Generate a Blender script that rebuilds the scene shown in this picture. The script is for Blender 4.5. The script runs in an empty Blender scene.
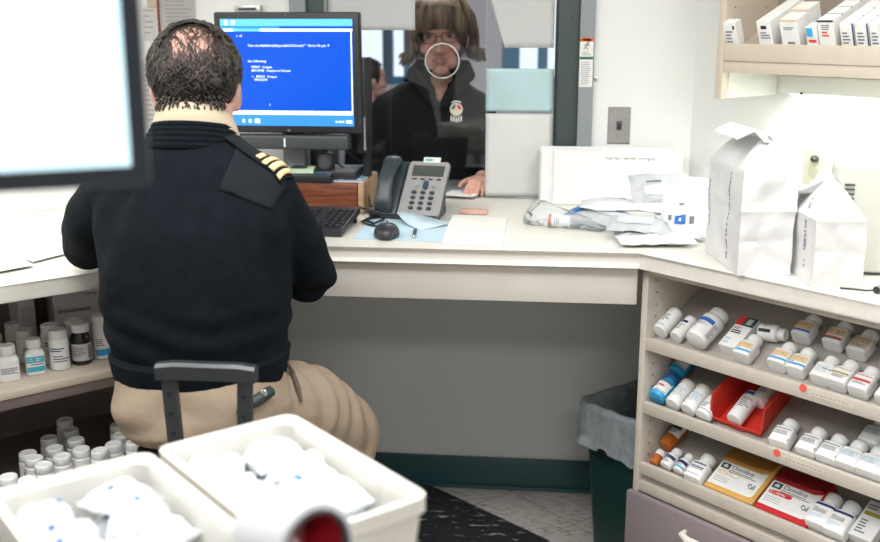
import bpy, bmesh, math, random
from math import sin, cos, pi, radians as R, sqrt, atan2
from mathutils import Vector as V, Matrix, Euler, noise
random.seed(7)
scene = bpy.context.scene
col = scene.collection
# ------------------------------------------------------------------ camera model
FPX, PIT, YAW, CH, CD = 1030.0, R(13.7), R(6.0), 1.60, 3.35
CP = V((0, -CD, CH))
FW = V((-sin(YAW)*cos(PIT), cos(YAW)*cos(PIT), -sin(PIT)))
RT = V((cos(YAW), sin(YAW), 0)); UP = RT.cross(FW)
def ray(x, y): return FW + RT*((x-440)/FPX) + UP*((271-y)/FPX)
def plane(x, y, n, d):
    r = ray(x, y); n = V(n); return CP + r*((d-n.dot(CP))/n.dot(r))
def onz(x, y, z): return plane(x, y, (0, 0, 1), z)
def ony(x, y, yy=0.0): return plane(x, y, (0, 1, 0), yy)
r2 = sqrt(.5)
def proj(p): d = p-CP; z = d.dot(FW); return (440+FPX*d.dot(RT)/z, 271-FPX*d.dot(UP)/z)
# ------------------------------------------------------------------ materials
MATS = {}
def mat(name, c, rough=.5, metal=0., var=0., vscale=8., bump=0., bscale=60., emis=0., spec=.5, sub=0., coat=0., stretch=None, c2=None):
    if name in MATS: return MATS[name]
    m = bpy.data.materials.new(name); m.use_nodes = True
    nt = m.node_tree; N = nt.nodes; L = nt.links
    b = N['Principled BSDF']
    b.inputs['Base Color'].default_value = (*c, 1); b.inputs['Roughness'].default_value = rough
    b.inputs['Metallic'].default_value = metal; b.inputs['Specular IOR Level'].default_value = spec
    b.inputs['Coat Weight'].default_value = coat
    if sub: b.inputs['Subsurface Weight'].default_value = sub; b.inputs['Subsurface Radius'].default_value = (.01, .004, .002)
    tc = N.new('ShaderNodeTexCoord'); src = tc.outputs['Object']
    if stretch:
        mp = N.new('ShaderNodeMapping'); mp.inputs['Scale'].default_value = stretch
        L.new(src, mp.inputs['Vector']); src = mp.outputs['Vector']
    if var or c2:
        n = N.new('ShaderNodeTexNoise'); n.inputs['Scale'].default_value = vscale; n.inputs['Detail'].default_value = 5
        L.new(src, n.inputs['Vector'])
        rp = N.new('ShaderNodeValToRGB')
        a = c if c2 else tuple(max(0, k*(1-var)) for k in c)
        d = c2 if c2 else tuple(min(1, k*(1+var)) for k in c)
        rp.color_ramp.elements[0].color = (*a, 1); rp.color_ramp.elements[1].color = (*d, 1)
        rp.color_ramp.elements[0].position = .32; rp.color_ramp.elements[1].position = .68
        L.new(n.outputs['Fac'], rp.inputs['Fac']); L.new(rp.outputs['Color'], b.inputs['Base Color'])
    if bump:
        n2 = N.new('ShaderNodeTexNoise'); n2.inputs['Scale'].default_value = bscale; n2.inputs['Detail'].default_value = 4
        L.new(src, n2.inputs['Vector'])
        bp = N.new('ShaderNodeBump'); bp.inputs['Strength'].default_value = bump; bp.inputs['Distance'].default_value = .01
        L.new(n2.outputs['Fac'], bp.inputs['Height']); L.new(bp.outputs['Normal'], b.inputs['Normal'])
    if emis:
        b.inputs['Emission Color'].default_value = (*c, 1); b.inputs['Emission Strength'].default_value = emis
    MATS[name] = m; return m
def glassmat(name, ior, tint, extra=0.0, nscale=6.0):
    m = bpy.data.materials.new(name); m.use_nodes = True
    nt = m.node_tree; N = nt.nodes; L = nt.links
    N.remove(N['Principled BSDF']); out = N['Material Output']
    t = N.new('ShaderNodeBsdfTransparent'); t.inputs['Color'].default_value = (*tint, 1)
    g = N.new('ShaderNodeBsdfGlossy'); g.inputs['Roughness'].default_value = .01 if not extra else .15
    fr = N.new('ShaderNodeFresnel'); fr.inputs['IOR'].default_value = ior
    mx = N.new('ShaderNodeMixShader')
    if extra:
        d = N.new('ShaderNodeBsdfDiffuse'); d.inputs['Color'].default_value = (.74, .83, .87, 1)
        m2 = N.new('ShaderNodeMixShader')
        nz = N.new('ShaderNodeTexNoise'); nz.inputs['Scale'].default_value = nscale
        mr = N.new('ShaderNodeMapRange'); mr.inputs['To Min'].default_value = extra*.6; mr.inputs['To Max'].default_value = extra*1.4
        L.new(nz.outputs['Fac'], mr.inputs['Value']); L.new(mr.outputs['Result'], m2.inputs['Fac'])
        L.new(t.outputs[0], m2.inputs[1]); L.new(d.outputs[0], m2.inputs[2]); base = m2
    else: base = t
    L.new(fr.outputs[0], mx.inputs['Fac']); L.new(base.outputs[0], mx.inputs[1]); L.new(g.outputs[0], mx.inputs[2])
    L.new(mx.outputs[0], out.inputs['Surface'])
    return m
WHITE = mat('white plastic', (.80, .81, .80), .42, var=.03)
CAPW = mat('white cap plastic', (.76, .77, .76), .5, bump=.05, bscale=200)
LABW = mat('label paper', (.80, .80, .78), .55, var=.03, vscale=60)
INK = mat('label ink grey', (.16, .17, .2), .6)
BLACKINK = mat('black ink', (.015, .015, .018), .6)
BLUEINK = mat('blue ink', (.03, .12, .42), .55)
SKYINK = mat('sky blue ink', (.03, .36, .72), .5)
NAVY = mat('navy ink', (.02, .03, .14), .5)
TEALINK = mat('teal ink', (.05, .42, .52), .5)
REDINK = mat('red ink', (.62, .03, .03), .5)
OLIVEINK = mat('olive ink', (.38, .34, .05), .5)
TANINK = mat('tan ink', (.72, .52, .30), .55, var=.1, vscale=90)
ORANGEINK = mat('orange ink', (.72, .42, .10), .5, var=.05)
PALEBLUE = mat('pale blue ink', (.45, .62, .72), .55)
CREAMCAP = mat('cream cap plastic', (.66, .61, .53), .5)
BLUEPL = mat('blue plastic', (.03, .35, .62), .35, var=.05)
DBLUEPL = mat('dark blue plastic', (.015, .12, .32), .35)
AMBER = mat('amber plastic', (.46, .115, .018), .25, sub=.1, coat=.3)
BLKPL = mat('black plastic', (.018, .019, .022), .4, bump=.04, bscale=300)
BLKGL = mat('glossy black plastic', (.012, .012, .014), .22)
DKGREY = mat('dark grey plastic', (.05, .055, .06), .45, bump=.05, bscale=300)
CARTON = mat('carton board', (.78, .78, .76), .6, var=.04, vscale=25)
LAM = mat('cream laminate worktop', (.72, .695, .635), .32, var=.03, vscale=40)
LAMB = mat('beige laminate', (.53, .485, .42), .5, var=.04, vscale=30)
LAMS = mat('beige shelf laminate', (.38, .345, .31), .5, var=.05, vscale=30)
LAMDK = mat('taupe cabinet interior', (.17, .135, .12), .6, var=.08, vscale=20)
MAUVE = mat('mauve laminate', (.235, .195, .205), .5, var=.08, vscale=150)
PAPER = mat('white paper', (.76, .76, .75), .65, var=.02, vscale=20)
PAPERBAG = mat('white kraft paper', (.70, .70, .69), .6, bump=.25, bscale=18)
STEEL = mat('brushed steel', (.42, .41, .40), .35, .9, var=.08, vscale=12, stretch=(1, 1, 30))
CHROME = mat('chrome', (.6, .6, .6), .15, 1.)
WOOD = mat('red brown wood', (.06, .016, .009), .35, vscale=7, stretch=(1.2, 9, 22), c2=(.24, .07, .03))
WOODEND = mat('pale wood end', (.42, .27, .15), .55, var=.2, vscale=30)
GREYFR = mat('grey painted metal', (.25, .28, .285), .4, var=.03)
DKFR = mat('dark green grey metal', (.045, .066, .063), .45, var=.06)
def wallmat(name, c, rough=.75): return mat(name, c, rough, var=.02, vscale=3, bump=.06, bscale=220)
WALLP = wallmat('off white wall paint', (.74, .75, .73))
CEILM = wallmat('white ceiling paint', (.8, .8, .78))
LOBW = wallmat('grey lobby wall paint', (.36, .37, .38))
# ------------------------------------------------------------------ mesh builder
def rotm(rx=0, ry=0, rz=0): return Euler((rx, ry, rz)).to_matrix().to_4x4()
def TR(*a): return Matrix.Translation(V(a[0]) if len(a) == 1 else V(a))
class MB:
    def __init__(s, M=None): s.bm = bmesh.new(); s.M = M or Matrix.Identity(4); s.mi = 0
    def _fin(s, vs, fs, M):
        X = s.M @ M if M is not None else s.M
        for v in vs: v.co = X @ v.co
        for f in fs: f.material_index = s.mi; f.smooth = True
    def poly(s, verts, faces, M=None):
        vs = [s.bm.verts.new(v) for v in verts]; fs = []
        for f in faces:
            try: fs.append(s.bm.faces.new([vs[i] for i in f]))
            except ValueError: pass
        s._fin(vs, fs, M); return s
    def box(s, c, d, M=None, bev=0, seg=2):
        b = bmesh.new(); bmesh.ops.create_cube(b, size=1)
        for v in b.verts: v.co = V((v.co.x*d[0]+c[0], v.co.y*d[1]+c[1], v.co.z*d[2]+c[2]))
        if bev: bmesh.ops.bevel(b, geom=b.edges[:], offset=bev, segments=seg, profile=.5, affect='EDGES')
        return s.absorb(b, M)
    def bx(s, x0, x1, y0, y1, z0, z1, M=None, bev=0, seg=2):
        return s.box(((x0+x1)/2, (y0+y1)/2, (z0+z1)/2), (abs(x1-x0), abs(y1-y0), abs(z1-z0)), M, bev, seg)
    def absorb(s, b, M=None):
        b.verts.index_update()
        r = s.poly([v.co.copy() for v in b.verts], [[v.index for v in f.verts] for f in b.faces], M); b.free(); return r
    def loft(s, rings, cap=True, M=None, closed=True):
        n = len(rings[0]); vs = [p for r in rings for p in r]; fs = []
        for i in range(len(rings)-1):
            for j in range(n if closed else n-1):
                k = (j+1) % n; fs.append((i*n+j, i*n+k, (i+1)*n+k, (i+1)*n+j))
        if cap and closed: fs += [tuple(range(n-1, -1, -1)), tuple((len(rings)-1)*n+j for j in range(n))]
        return s.poly(vs, fs, M)
    def lathe(s, prof, seg=20, M=None, cap=True):
        return s.loft([[V((r*cos(2*pi*j/seg), r*sin(2*pi*j/seg), z)) for j in range(seg)] for r, z in prof], cap, M)
    def sq(s, prof, e=4., asp=1., seg=24, M=None, cap=True):       # superellipse loft, prof: (rx, ry, z)
        def pt(a, rx, ry):
            c_, s_ = cos(a), sin(a)
            return (rx*math.copysign(abs(c_)**(2/e), c_), ry*math.copysign(abs(s_)**(2/e), s_))
        return s.loft([[V((*pt(2*pi*(j+.5)/seg, rx, ry), z)) for j in range(seg)] for rx, ry, z in prof], cap, M)
    def tube(s, pts, r, seg=8, M=None, cap=True):
        pts = [V(p) for p in pts]; rings = []; up = None
        for i, p in enumerate(pts):
            t = (pts[min(i+1, len(pts)-1)]-pts[max(i-1, 0)]).normalized()
            if up is None: up = t.orthogonal().normalized()
            up = (up-t*up.dot(t)).normalized() if (up-t*up.dot(t)).length > 1e-6 else t.orthogonal().normalized()
            w = t.cross(up); rr = r[i] if isinstance(r, (list, tuple)) else r
            rings.append([p+up*(rr*cos(2*pi*j/seg))+w*(rr*sin(2*pi*j/seg)) for j in range(seg)])
        return s.loft(rings, cap, M)
    def ell(s, c, r, M=None, seg=20, rings=12):
        b = bmesh.new(); bmesh.ops.create_uvsphere(b, u_segments=seg, v_segments=rings, radius=1)
        for v in b.verts: v.co = V((v.co.x*r[0], v.co.y*r[1], v.co.z*r[2]))
        X = TR(c) if M is None else TR(c) @ M
        return s.absorb(b, X)
    def caps(s, p0, p1, r0, r1, n=None):                             # tapered capsule made of overlapping closed pieces
        p0, p1 = V(p0), V(p1); s.ell(p0, (r0,)*3, seg=16, rings=10); s.ell(p1, (r1,)*3, seg=16, rings=10)
        return s.tube([p0, p1], [r0, r1], 16)
    def chain(s, pts, rs):
        for i in range(len(pts)-1): s.caps(pts[i], pts[i+1], rs[i], rs[i+1])
        return s
    def prism(s, poly, z0, z1, M=None):
        n = len(poly); return s.poly([V((*p, z0)) for p in poly]+[V((*p, z1)) for p in poly],
            [tuple(range(n-1, -1, -1)), tuple(range(n, 2*n))]+[(i, (i+1) % n, n+(i+1) % n, n+i) for i in range(n)], M)
    def text(s, body, size, M, ext=.0002, align='LEFT'):              # lettering in the XY plane of M
        cu = bpy.data.curves.new('t', 'FONT'); cu.body = body; cu.size = size; cu.extrude = ext; cu.align_x = align; cu.resolution_u = 2
        o = bpy.data.objects.new('t', cu); col.objects.link(o)
        dg = bpy.context.evaluated_depsgraph_get(); me = bpy.data.meshes.new_from_object(o.evaluated_get(dg))
        b = bmesh.new(); b.from_mesh(me); bpy.data.objects.remove(o); bpy.data.curves.remove(cu); bpy.data.meshes.remove(me)
        return s.absorb(b, M)
    def mesh(s, name, mats, sharp=35, fix=True):
        if fix: bmesh.ops.recalc_face_normals(s.bm, faces=s.bm.faces[:])
        me = bpy.data.meshes.new(name); s.bm.to_mesh(me); s.bm.free()
        for m in (mats if isinstance(mats, (list, tuple)) else [mats]): me.materials.append(m)
        if sharp: me.set_sharp_from_angle(angle=R(sharp))
        return me
    def build(s, name, mats, parent=None, loc=None, rot=None, sharp=35, fix=True):
        return link(name, s.mesh(name, mats, sharp, fix), parent, loc, rot)
def link(name, data, parent=None, loc=None, rot=None):
    o = bpy.data.objects.new(name, data); col.objects.link(o)
    if parent is not None: o.parent = parent
    if loc is not None: o.location = loc
    if rot is not None: o.rotation_euler = rot
    return o
def tag(o, label, cat, group=None):
    o['label'] = label; o['category'] = cat
    if group: o['group'] = group
    return o
def thing(name, label, cat, loc=(0, 0, 0), rz=0, group=None, M=None):
    o = bpy.data.objects.new(name, None); col.objects.link(o); o.empty_display_size = .05
    if M is not None: o.matrix_world = M
    else: o.location = loc; o.rotation_euler = (0, 0, rz)
    return tag(o, label, cat, group)
def struct(o): o['kind'] = 'structure'; return o
def dup(root, label, M=None, group=None):
    r = root.copy(); col.objects.link(r)
    if M is not None: r.matrix_world = M
    r['label'] = label
    if group: r['group'] = group
    for ch in list(root.children):
        c = ch.copy(); col.objects.link(c); c.parent = r
        for g in ch.children:
            d = g.copy(); col.objects.link(d); d.parent = c
    return r
def remesh(mb, name, mats, vox, smooth=6, parent=None, disp=None, loc=None):
    me = mb.mesh('tmp', mats, 0)
    o = bpy.data.objects.new('tmp', me); col.objects.link(o)
    m = o.modifiers.new('r', 'REMESH'); m.mode = 'VOXEL'; m.voxel_size = vox; m.use_smooth_shade = True
    if smooth: sm = o.modifiers.new('s', 'SMOOTH'); sm.iterations = smooth; sm.factor = .5
    dg = bpy.context.evaluated_depsgraph_get(); me2 = bpy.data.meshes.new_from_object(o.evaluated_get(dg))
    bpy.data.objects.remove(o); bpy.data.meshes.remove(me); me2.name = name
    if not me2.materials:
        for k in (mats if isinstance(mats, (list, tuple)) else [mats]): me2.materials.append(k)
    if disp:
        ns = [v.normal.copy() for v in me2.vertices]
        for v, n in zip(me2.vertices, ns): v.co += n*disp(v.co)
    for p in me2.polygons: p.use_smooth = True
    return link(name, me2, parent, loc)
# ------------------------------------------------------------------ setting
MD = TR(.237, -.775, 0) @ rotm(rz=-pi/4)                             # right diagonal cabinet frame: x along its front, y into it
ML = TR(-.70, -.775, 0) @ rotm(rz=pi/4)                              # left diagonal cabinet frame: x runs toward the corner
def inM(M, p): return M.inverted() @ p
def onplM(M, px, py, n, d):                                          # pixel -> point on a plane given in frame M (local result)
    r = M.to_3x3().inverted() @ ray(px, py); c = M.inverted() @ CP; n = V(n)
    return c + r*((d-n.dot(c))/n.dot(r))
HC = 1.03
def floor_mat():
    m = mat('speckled vinyl floor tile', (.50, .455, .40), .35)
    nt = m.node_tree; N = nt.nodes; L = nt.links; b = N['Principled BSDF']
    tc = N.new('ShaderNodeTexCoord'); mp = N.new('ShaderNodeMapping'); mp.inputs['Rotation'].default_value = (0, 0, R(47)); mp.inputs['Location'].default_value = (.045, .09, 0); L.new(tc.outputs['Object'], mp.inputs[0])
    br = N.new('ShaderNodeTexBrick'); br.offset = 0; br.inputs['Scale'].default_value = 1
    br.inputs['Brick Width'].default_value = .305; br.inputs['Row Height'].default_value = .305; br.inputs['Mortar Size'].default_value = .0016
    L.new(mp.outputs[0], br.inputs['Vector'])
    mp2 = N.new('ShaderNodeMapping'); mp2.inputs['Scale'].default_value = (1, 6, 1); mp2.inputs['Rotation'].default_value = (0, 0, R(-30)); L.new(tc.outputs['Object'], mp2.inputs[0])
    vz = N.new('ShaderNodeTexNoise'); vz.inputs['Scale'].default_value = 26; vz.inputs['Detail'].default_value = 2; L.new(mp2.outputs[0], vz.inputs['Vector'])
    rp = N.new('ShaderNodeValToRGB'); e = rp.color_ramp.elements
    e[0].position = .36; e[0].color = (.17, .125, .10, 1); e[1].position = .41; e[1].color = (.50, .47, .43, 1)
    k = rp.color_ramp.elements.new(.62); k.color = (.52, .49, .45, 1); k = rp.color_ramp.elements.new(.70); k.color = (.68, .65, .60, 1)
    L.new(vz.outputs['Fac'], rp.inputs['Fac'])
    L.new(rp.outputs['Color'], br.inputs['Color1']); L.new(rp.outputs['Color'], br.inputs['Color2']); br.inputs['Mortar'].default_value = (.12, .10, .09, 1)
    L.new(br.outputs['Color'], b.inputs['Base Color']); return m
struct(MB().bx(-3.4, 2.9, -5.7, .0, -.1, 0).build('floor', floor_mat()))
struct(MB().bx(-3.4, 2.9, -5.7, .12, 2.6, 2.7).build('ceiling', CEILM))
WX0, WX1, WZ1 = -.836, .137, 2.15                                    # window opening in the back wall
mb = MB(); mb.bx(-1.2, WX0, 0, .12, 0, 2.6).bx(WX1, .55, 0, .12, 0, 2.6).bx(WX0, WX1, 0, .12, 0, HC-.04).bx(WX0, WX1, 0, .12, WZ1, 2.6)
struct(mb.build('wall_back', WALLP))
def wallseg(name, a, b, th, m):
    a, b = V((*a, 0)), V((*b, 0)); d = (b-a); L = d.length; n = atan2(d.y, d.x)
    return struct(MB(TR(a) @ rotm(rz=n)).bx(0, L, 0, th, 0, 2.6).build(name, m))
wallseg('wall_right_diagonal', (.45, 0), (2.75, -2.3), .1, WALLP)
wallseg('wall_left_diagonal', (-3.25, -2.1), (-1.15, 0), .1, WALLP)
wallseg('wall_right', (2.75, -2.2), (2.75, -5.6), .1, WALLP)
wallseg('wall_left', (-3.25, -5.6), (-3.25, -2.0), .1, WALLP)
wallseg('wall_front', (2.85, -5.6), (-3.35, -5.6), .1, WALLP)
BASEM = mat('dark green vinyl baseboard', (.030, .085, .098), .35, var=.06)
mb = MB().bx(-1.0, .44, -.012, 0, 0, .115, bev=.003).bx(-1.0, .44, -.022, -.01, 0, .012, bev=.004)
struct(mb.build('baseboard_back', BASEM))
# --- service window
win = struct(bpy.data.objects.new('window_1', None)); col.objects.link(win); win.location = (0, 0, HC)
h = WZ1-HC
def wpart(name, m, *bx, bev=.002): return MB().bx(*bx, bev=bev).build(name, m, win)
wpart('jamb', GREYFR, WX0, -.783, -.02, .12, 0, h); wpart('jamb', GREYFR, .090, WX1, -.02, .12, 0, h)
wpart('sash_frame', DKFR, -.783, -.727, -.005, .10, 0, h); wpart('sash_frame', DKFR, .022, .090, -.005, .10, 0, h)
wpart('sash_edge', GREYFR, -.727, -.717, -.002, .05, 0, h); wpart('sash_edge', BLKPL, .014, .022, -.003, .05, 0, h)
wpart('head_frame', GREYFR, WX0, WX1, -.02, .12, h-.05, h)
wpart('lock', DKGREY, .062, .068, -.011, -.004, .585-.01, .585)
wpart('frame_screw', BLKPL, .044, .050, -.009, -.004, .40, .406)
wpart('latch_hook', CHROME, .139, .150, -.012, 0, .385, .395)
GL = glassmat('window glass', 1.47, (.97, .975, .97))
wpart('pane', GL, -.717, -.2045, .012, .018, .10, h-.05, bev=0)
wpart('pane', GL, -.2040, .014, .012, .018, .002, h-.05, bev=0)
# lobby beyond
struct(MB().bx(-3.4, 2.6, .12, 3.9, -.1, 0).build('floor_lobby', mat('grey lobby carpet', (.10, .105, .115), .9, var=.2, vscale=60)))
struct(MB().bx(-3.4, 2.6, .12, 3.9, 2.7, 2.8).build('ceiling_lobby', CEILM))
mb = MB()
openings = [(-2.2, -.90), (-.31, .35)]
zs0, zs1 = 1.19, 2.3
xs = [-3.4]+[v for o in openings for v in o]+[2.6]
for i in range(0, len(xs), 2): mb.bx(xs[i], xs[i+1], 3.4, 3.5, 0, 2.7)
for a, b in openings: mb.bx(a, b, 3.4, 3.5, 0, zs0).bx(a, b, 3.4, 3.5, zs1, 2.7)
struct(mb.build('wall_far', wallmat('lilac grey lobby wall', (.60, .58, .63))))
struct(MB().bx(-3.5, -3.4, .12, 3.5, 0, 2.7).build('wall_lobby_left', LOBW)); struct(MB().bx(2.6, 2.7, .12, 3.5, 0, 2.7).build('wall_lobby_right', LOBW))
BLUFR = mat('blue painted window frame', (.05, .20, .38), .5)
for i, (a, b) in enumerate(openings):
    w = struct(bpy.data.objects.new('window_%d' % (i+2), None)); col.objects.link(w); w.location = ((a+b)/2, 3.4, zs0)
    hw = (b-a)/2; mb = MB()
    mb.bx(-hw, hw, .02, .08, 0, .05).bx(-hw, hw, .02, .08, zs1-zs0-.05, zs1-zs0).bx(-hw, -hw+.05, .02, .08, 0, zs1-zs0).bx(hw-.05, hw, .02, .08, 0, zs1-zs0)
    mb.build('frame', BLUFR, w)
    m0 = MB()
    for xx in ([-1.055] if i == 0 else [-.23, -.05]): m0.bx(xx-(a+b)/2-.032, xx-(a+b)/2+.032, .015, .085, .0, zs1-zs0)
    m0.build('mullion', BLUFR if i else mat('slate window mullion', (.08, .13, .2), .5), w)
    MB().bx(-hw+.05, hw-.05, .045, .05, .05, zs1-zs0-.05).build('pane', glassmat('lobby window glass %d' % i, 1.45, (.97, .98, 1)), w)
struct(MB().bx(WX0, WX1, .002, .45, HC-.04, HC-.001, bev=.006).build('trim_1', mat('grey ledge laminate', (.38, .40, .41), .4, var=.04)))
# ------------------------------------------------------------------ worktop
CL = V((-.70, -.775)); CR = V((.237, -.775)); A1 = CR+V((r2, -r2))*1.35; A2 = CL+V((-r2, -r2))*1.75
W1 = V((.447, -.003)); W2 = V((-1.147, -.003)); B1 = A1+V((r2, r2))*.694; B2 = A2+V((-r2, r2))*.86
wt = thing('countertop', 'cream laminate worktop running under the service window and round both corners', 'countertop')
b = bmesh.new(); pts = [A2, CL, CR, A1, B1, W1, W2, B2]
lo = [b.verts.new((*p, HC-.039)) for p in pts]; hi = [b.verts.new((*p, HC)) for p in pts]
b.faces.new(lo[::-1]); b.faces.new(hi); n = len(pts)
for i in range(n): b.faces.new((lo[i], lo[(i+1) % n], hi[(i+1) % n], hi[i]))
fe = [e for e in b.edges if abs(e.verts[0].co.z-e.verts[1].co.z) < 1e-6 and all(any((v.co.xy-p).length < 1e-5 for p in (A2, CL, CR, A1)) for v in e.verts)]
bmesh.ops.bevel(b, geom=fe, offset=.012, segments=4, profile=.5, affect='EDGES')
MB().absorb(b).build('worktop', LAM, wt)
MB().bx(CL.x+.02, CR.x-.002, -.765, -.745, .890, HC-.0392, bev=.002).build('apron', mat('beige apron laminate', (.58, .55, .50), .45, var=.03), wt)
# ------------------------------------------------------------------ right shelf cabinet
SL = R(30.)                                                          # tilt of the display shelves
cab = thing('shelf_cabinet', 'beige cabinet with three tilted medicine shelves under the right worktop', 'cabinet', M=MD)
CW = 1.27
mb = MB()
mb.bx(-.004, .015, .02, .60, 0, HC-.04, bev=.001)
mb.build('side_panel', LAMB, cab)
hm = MB()
for zz in [.44+.032*k for k in range(17)]:
    for tt in (.055, .24): hm.lathe([(.0028, 0), (.0028, .0006)], 8, TR(.0151, tt, zz) @ rotm(ry=pi/2))
hm.build('peg_hole_row', LAMDK, cab)
MB().bx(CW, CW+.018, .02, .60, 0, HC-.04).build('side_panel', LAMB, cab)
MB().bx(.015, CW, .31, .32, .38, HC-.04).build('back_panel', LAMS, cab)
MB().bx(.015, CW, .022, .045, .972, HC-.0395, bev=.001).build('top_rail', LAMB, cab)
LIPS = (.803, .630, .459)
d30 = V((0, cos(SL), sin(SL))); n30 = V((0, -sin(SL), cos(SL)))
def shelf_origin(i): return V((0, .036, LIPS[i]-.016))              # a point on the tilted shelf's upper surface just behind its lip
for i, z in enumerate(LIPS):
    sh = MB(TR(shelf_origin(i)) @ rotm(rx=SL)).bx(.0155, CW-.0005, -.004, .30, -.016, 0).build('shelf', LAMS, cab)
    mb = MB().bx(.0155, CW-.0005, .020, .036, z-.031, z, bev=.0012).build('shelf_lip', LAMB, sh)
MB().bx(.015, CW, .020, .04, .379, .409, bev=.002).build('bottom_rail', LAMB, cab)
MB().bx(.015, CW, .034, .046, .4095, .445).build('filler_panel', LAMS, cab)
MB().bx(.015, CW, .03, .58, .37, .379).build('deck_panel', LAMB, cab)
for k, (a, c_) in enumerate(((-.008, .48), (.486, .97))):
    dr = MB().bx(a, c_, .0, .019, .06, .377, bev=.002).build('drawer', MAUVE, cab)
    hx = (a+c_)/2+.015
    MB().tube([(hx-.062, .002, .335), (hx-.06, -.018, .334), (hx-.03, -.03, .332), (hx+.03, -.03, .332), (hx+.06, -.018, .334), (hx+.062, .002, .335)], [.006, .008, .011, .011, .008, .006], 12).build('handle', LAM, dr)
MB().bx(.02, CW, .06, .08, 0, .06).build('toe_kick', LAMDK, cab)
DOT = mat('red dot sticker', (.78, .12, .08), .55)
for (px_, py_, i, lab) in ((803, 388, 0, 'round red sticker dot on the lip of the top tilted shelf'), (777, 453, 1, 'round red sticker dot on the lip of the middle tilted shelf')):
    p = onplM(MD, px_, py_, (0, 1, 0), .0196)
    mb = MB(MD @ TR(p) @ rotm(rx=pi/2)); mb.lathe([(.0095, 0), (.0095, .0006)], 20)
    tag(mb.build('sticker_dot', DOT), lab, 'sticker')
    st = MB(MD @ TR(p.x+.016, .0194, p.z-.006) @ rotm(rx=pi/2)); st.bx(0, .105, -.006, .006, 0, .0004)
    st.mi = 1
    for q in range(9): st.bx(.006+q*.0105, .006+q*.0105+random.uniform(.005, .008), -.0015, .0015, .0004, .0006)
    tag(st.build('shelf_label', [mat('aged label tape', (.60, .55, .46), .6), mat('faded label ink', (.40, .35, .29), .6)]), lab.replace('round red sticker dot', 'pale label strip beside the red dot'), 'label')
# ------------------------------------------------------------------ bottles
def bands(mb, r, z0, z1, spec, sq=None, half=1.25):
    """label shell with printed bands; spec: list of (mat index, z from, z to, angle from, angle to) fractions; front is -y"""
    def arc(a0, a1, za, zb, rr):
        k = max(4, int((a1-a0)/.16)); inn, out = [], []
        vs = []; 
        for j in range(k+1):
            a = -pi/2+a0+(a1-a0)*j/k
            if sq:
                e, asp = sq; c_, s_ = cos(a), sin(a)
                x = math.copysign(abs(c_)**(2/e), c_)*rr; y = math.copysign(abs(s_)**(2/e), s_)*(rr-r+r*asp)
            else: x, y = rr*cos(a), rr*sin(a)
            vs += [V((x, y, za)), V((x, y, zb))]
        mb.poly(vs, [(2*j, 2*j+2, 2*j+3, 2*j+1) for j in range(k)])
    mb.mi = 0; arc(-half, half, z0, z1, r+.0004)
    for (mi, f0, f1, a0, a1) in spec:
        mb.mi = mi; arc(half*(2*a0-1), half*(2*a1-1), z0+(z1-z0)*f0, z0+(z1-z0)*f1, r+.0007)
    return mb
def lines(mi, f0, f1, n, a0=.3, a1=.72):
    out = []
    for k in range(n):
        f = f1-(f1-f0)*(k+.5)/n; w = random.uniform(.55, 1); out.append((mi, f-(f1-f0)/n*.24, f+(f1-f0)/n*.24, a0, a0+(a1-a0)*w))
    return out
PROTO = {}
def bottle_mesh(kind, r, h, body=WHITE, cap=CAPW, label=None, inks=(), square=False, asp=.8, capr=.72, caph=.2, nub=False, l0=.08, l1=.68, half=1.25, label_base=None):
    """meshes of one kind of bottle: body, cap, printed label; base at z=0, label facing -y"""
    bh = h*(1-caph); rc = r*capr; mb = MB()
    if square:
        P = [(r*.93, r*.93*asp, 0), (r, r*asp, r*.07), (r, r*asp, bh*.74), (r*.97, r*.97*asp, bh*.80), (r*.80, r*.80*asp, bh*.90), (rc*.84, rc*.84, bh*.95), (rc*.84, rc*.84, bh)]
        rings = []
        for k, (a, b_, z) in enumerate(P):
            e = 5. if k < 4 else (3. if k == 4 else 2.)
            rings.append([V((math.copysign(abs(cos(t))**(2/e), cos(t))*a, math.copysign(abs(sin(t))**(2/e), sin(t))*b_, z)) for t in [2*pi*(j+.5)/28 for j in range(28)]])
        mb.loft(rings)
    else:
        mb.lathe([(r*.90, 0), (r*.97, r*.04), (r, r*.12), (r, bh*.80), (r*.97, bh*.86), (max(rc*.86, r*.8), bh*.93), (rc*.86, bh*.96), (rc*.86, bh)] if capr < .9 else [(r*.92, 0), (r, r*.1), (r, bh*.93), (r*.92, bh*.96), (r*.92, bh)], 28)
    bm_ = mb.mesh('bottle_body', body)
    c = MB(); ch = h*caph; seg = 36
    rg = []
    for z, s, rib in ((bh*.995, .97, 0), (bh+ch*.06, 1, 1), (bh+ch*.80, .99, 1), (bh+ch*.93, .95, 0), (h, .86, 0)):
        rg.append([V((rc*s*(1+(.022 if rib and j % 2 else 0))*cos(2*pi*j/seg), rc*s*(1+(.022 if rib and j % 2 else 0))*sin(2*pi*j/seg), z)) for j in range(seg)])
    rg.append([V((rc*.8*cos(2*pi*j/seg), rc*.8*sin(2*pi*j/seg), h-ch*.05)) for j in range(seg)])
    c.loft(rg)
    if nub: c.lathe([(rc*.3, h-ch*.05), (rc*.28, h+ch*.18), (rc*.2, h+ch*.22)], 12).bx(-rc*.15, rc*1.08, -rc*.2, rc*.2, h-ch*.12, h+ch*.0)
    cm = c.mesh('bottle_cap', cap, 50)
    lm = None
    if label is not None:
        z0, z1 = bh*l0, bh*l1/.80*.80 if capr < .9 else bh*.9
        lb = bands(MB(), r, z0, z1, label, (5., asp) if square else None, half)
        lm = lb.mesh('label', [label_base or LABW]+list(inks), 60, fix=False)
    return bm_, cm, lm
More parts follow.
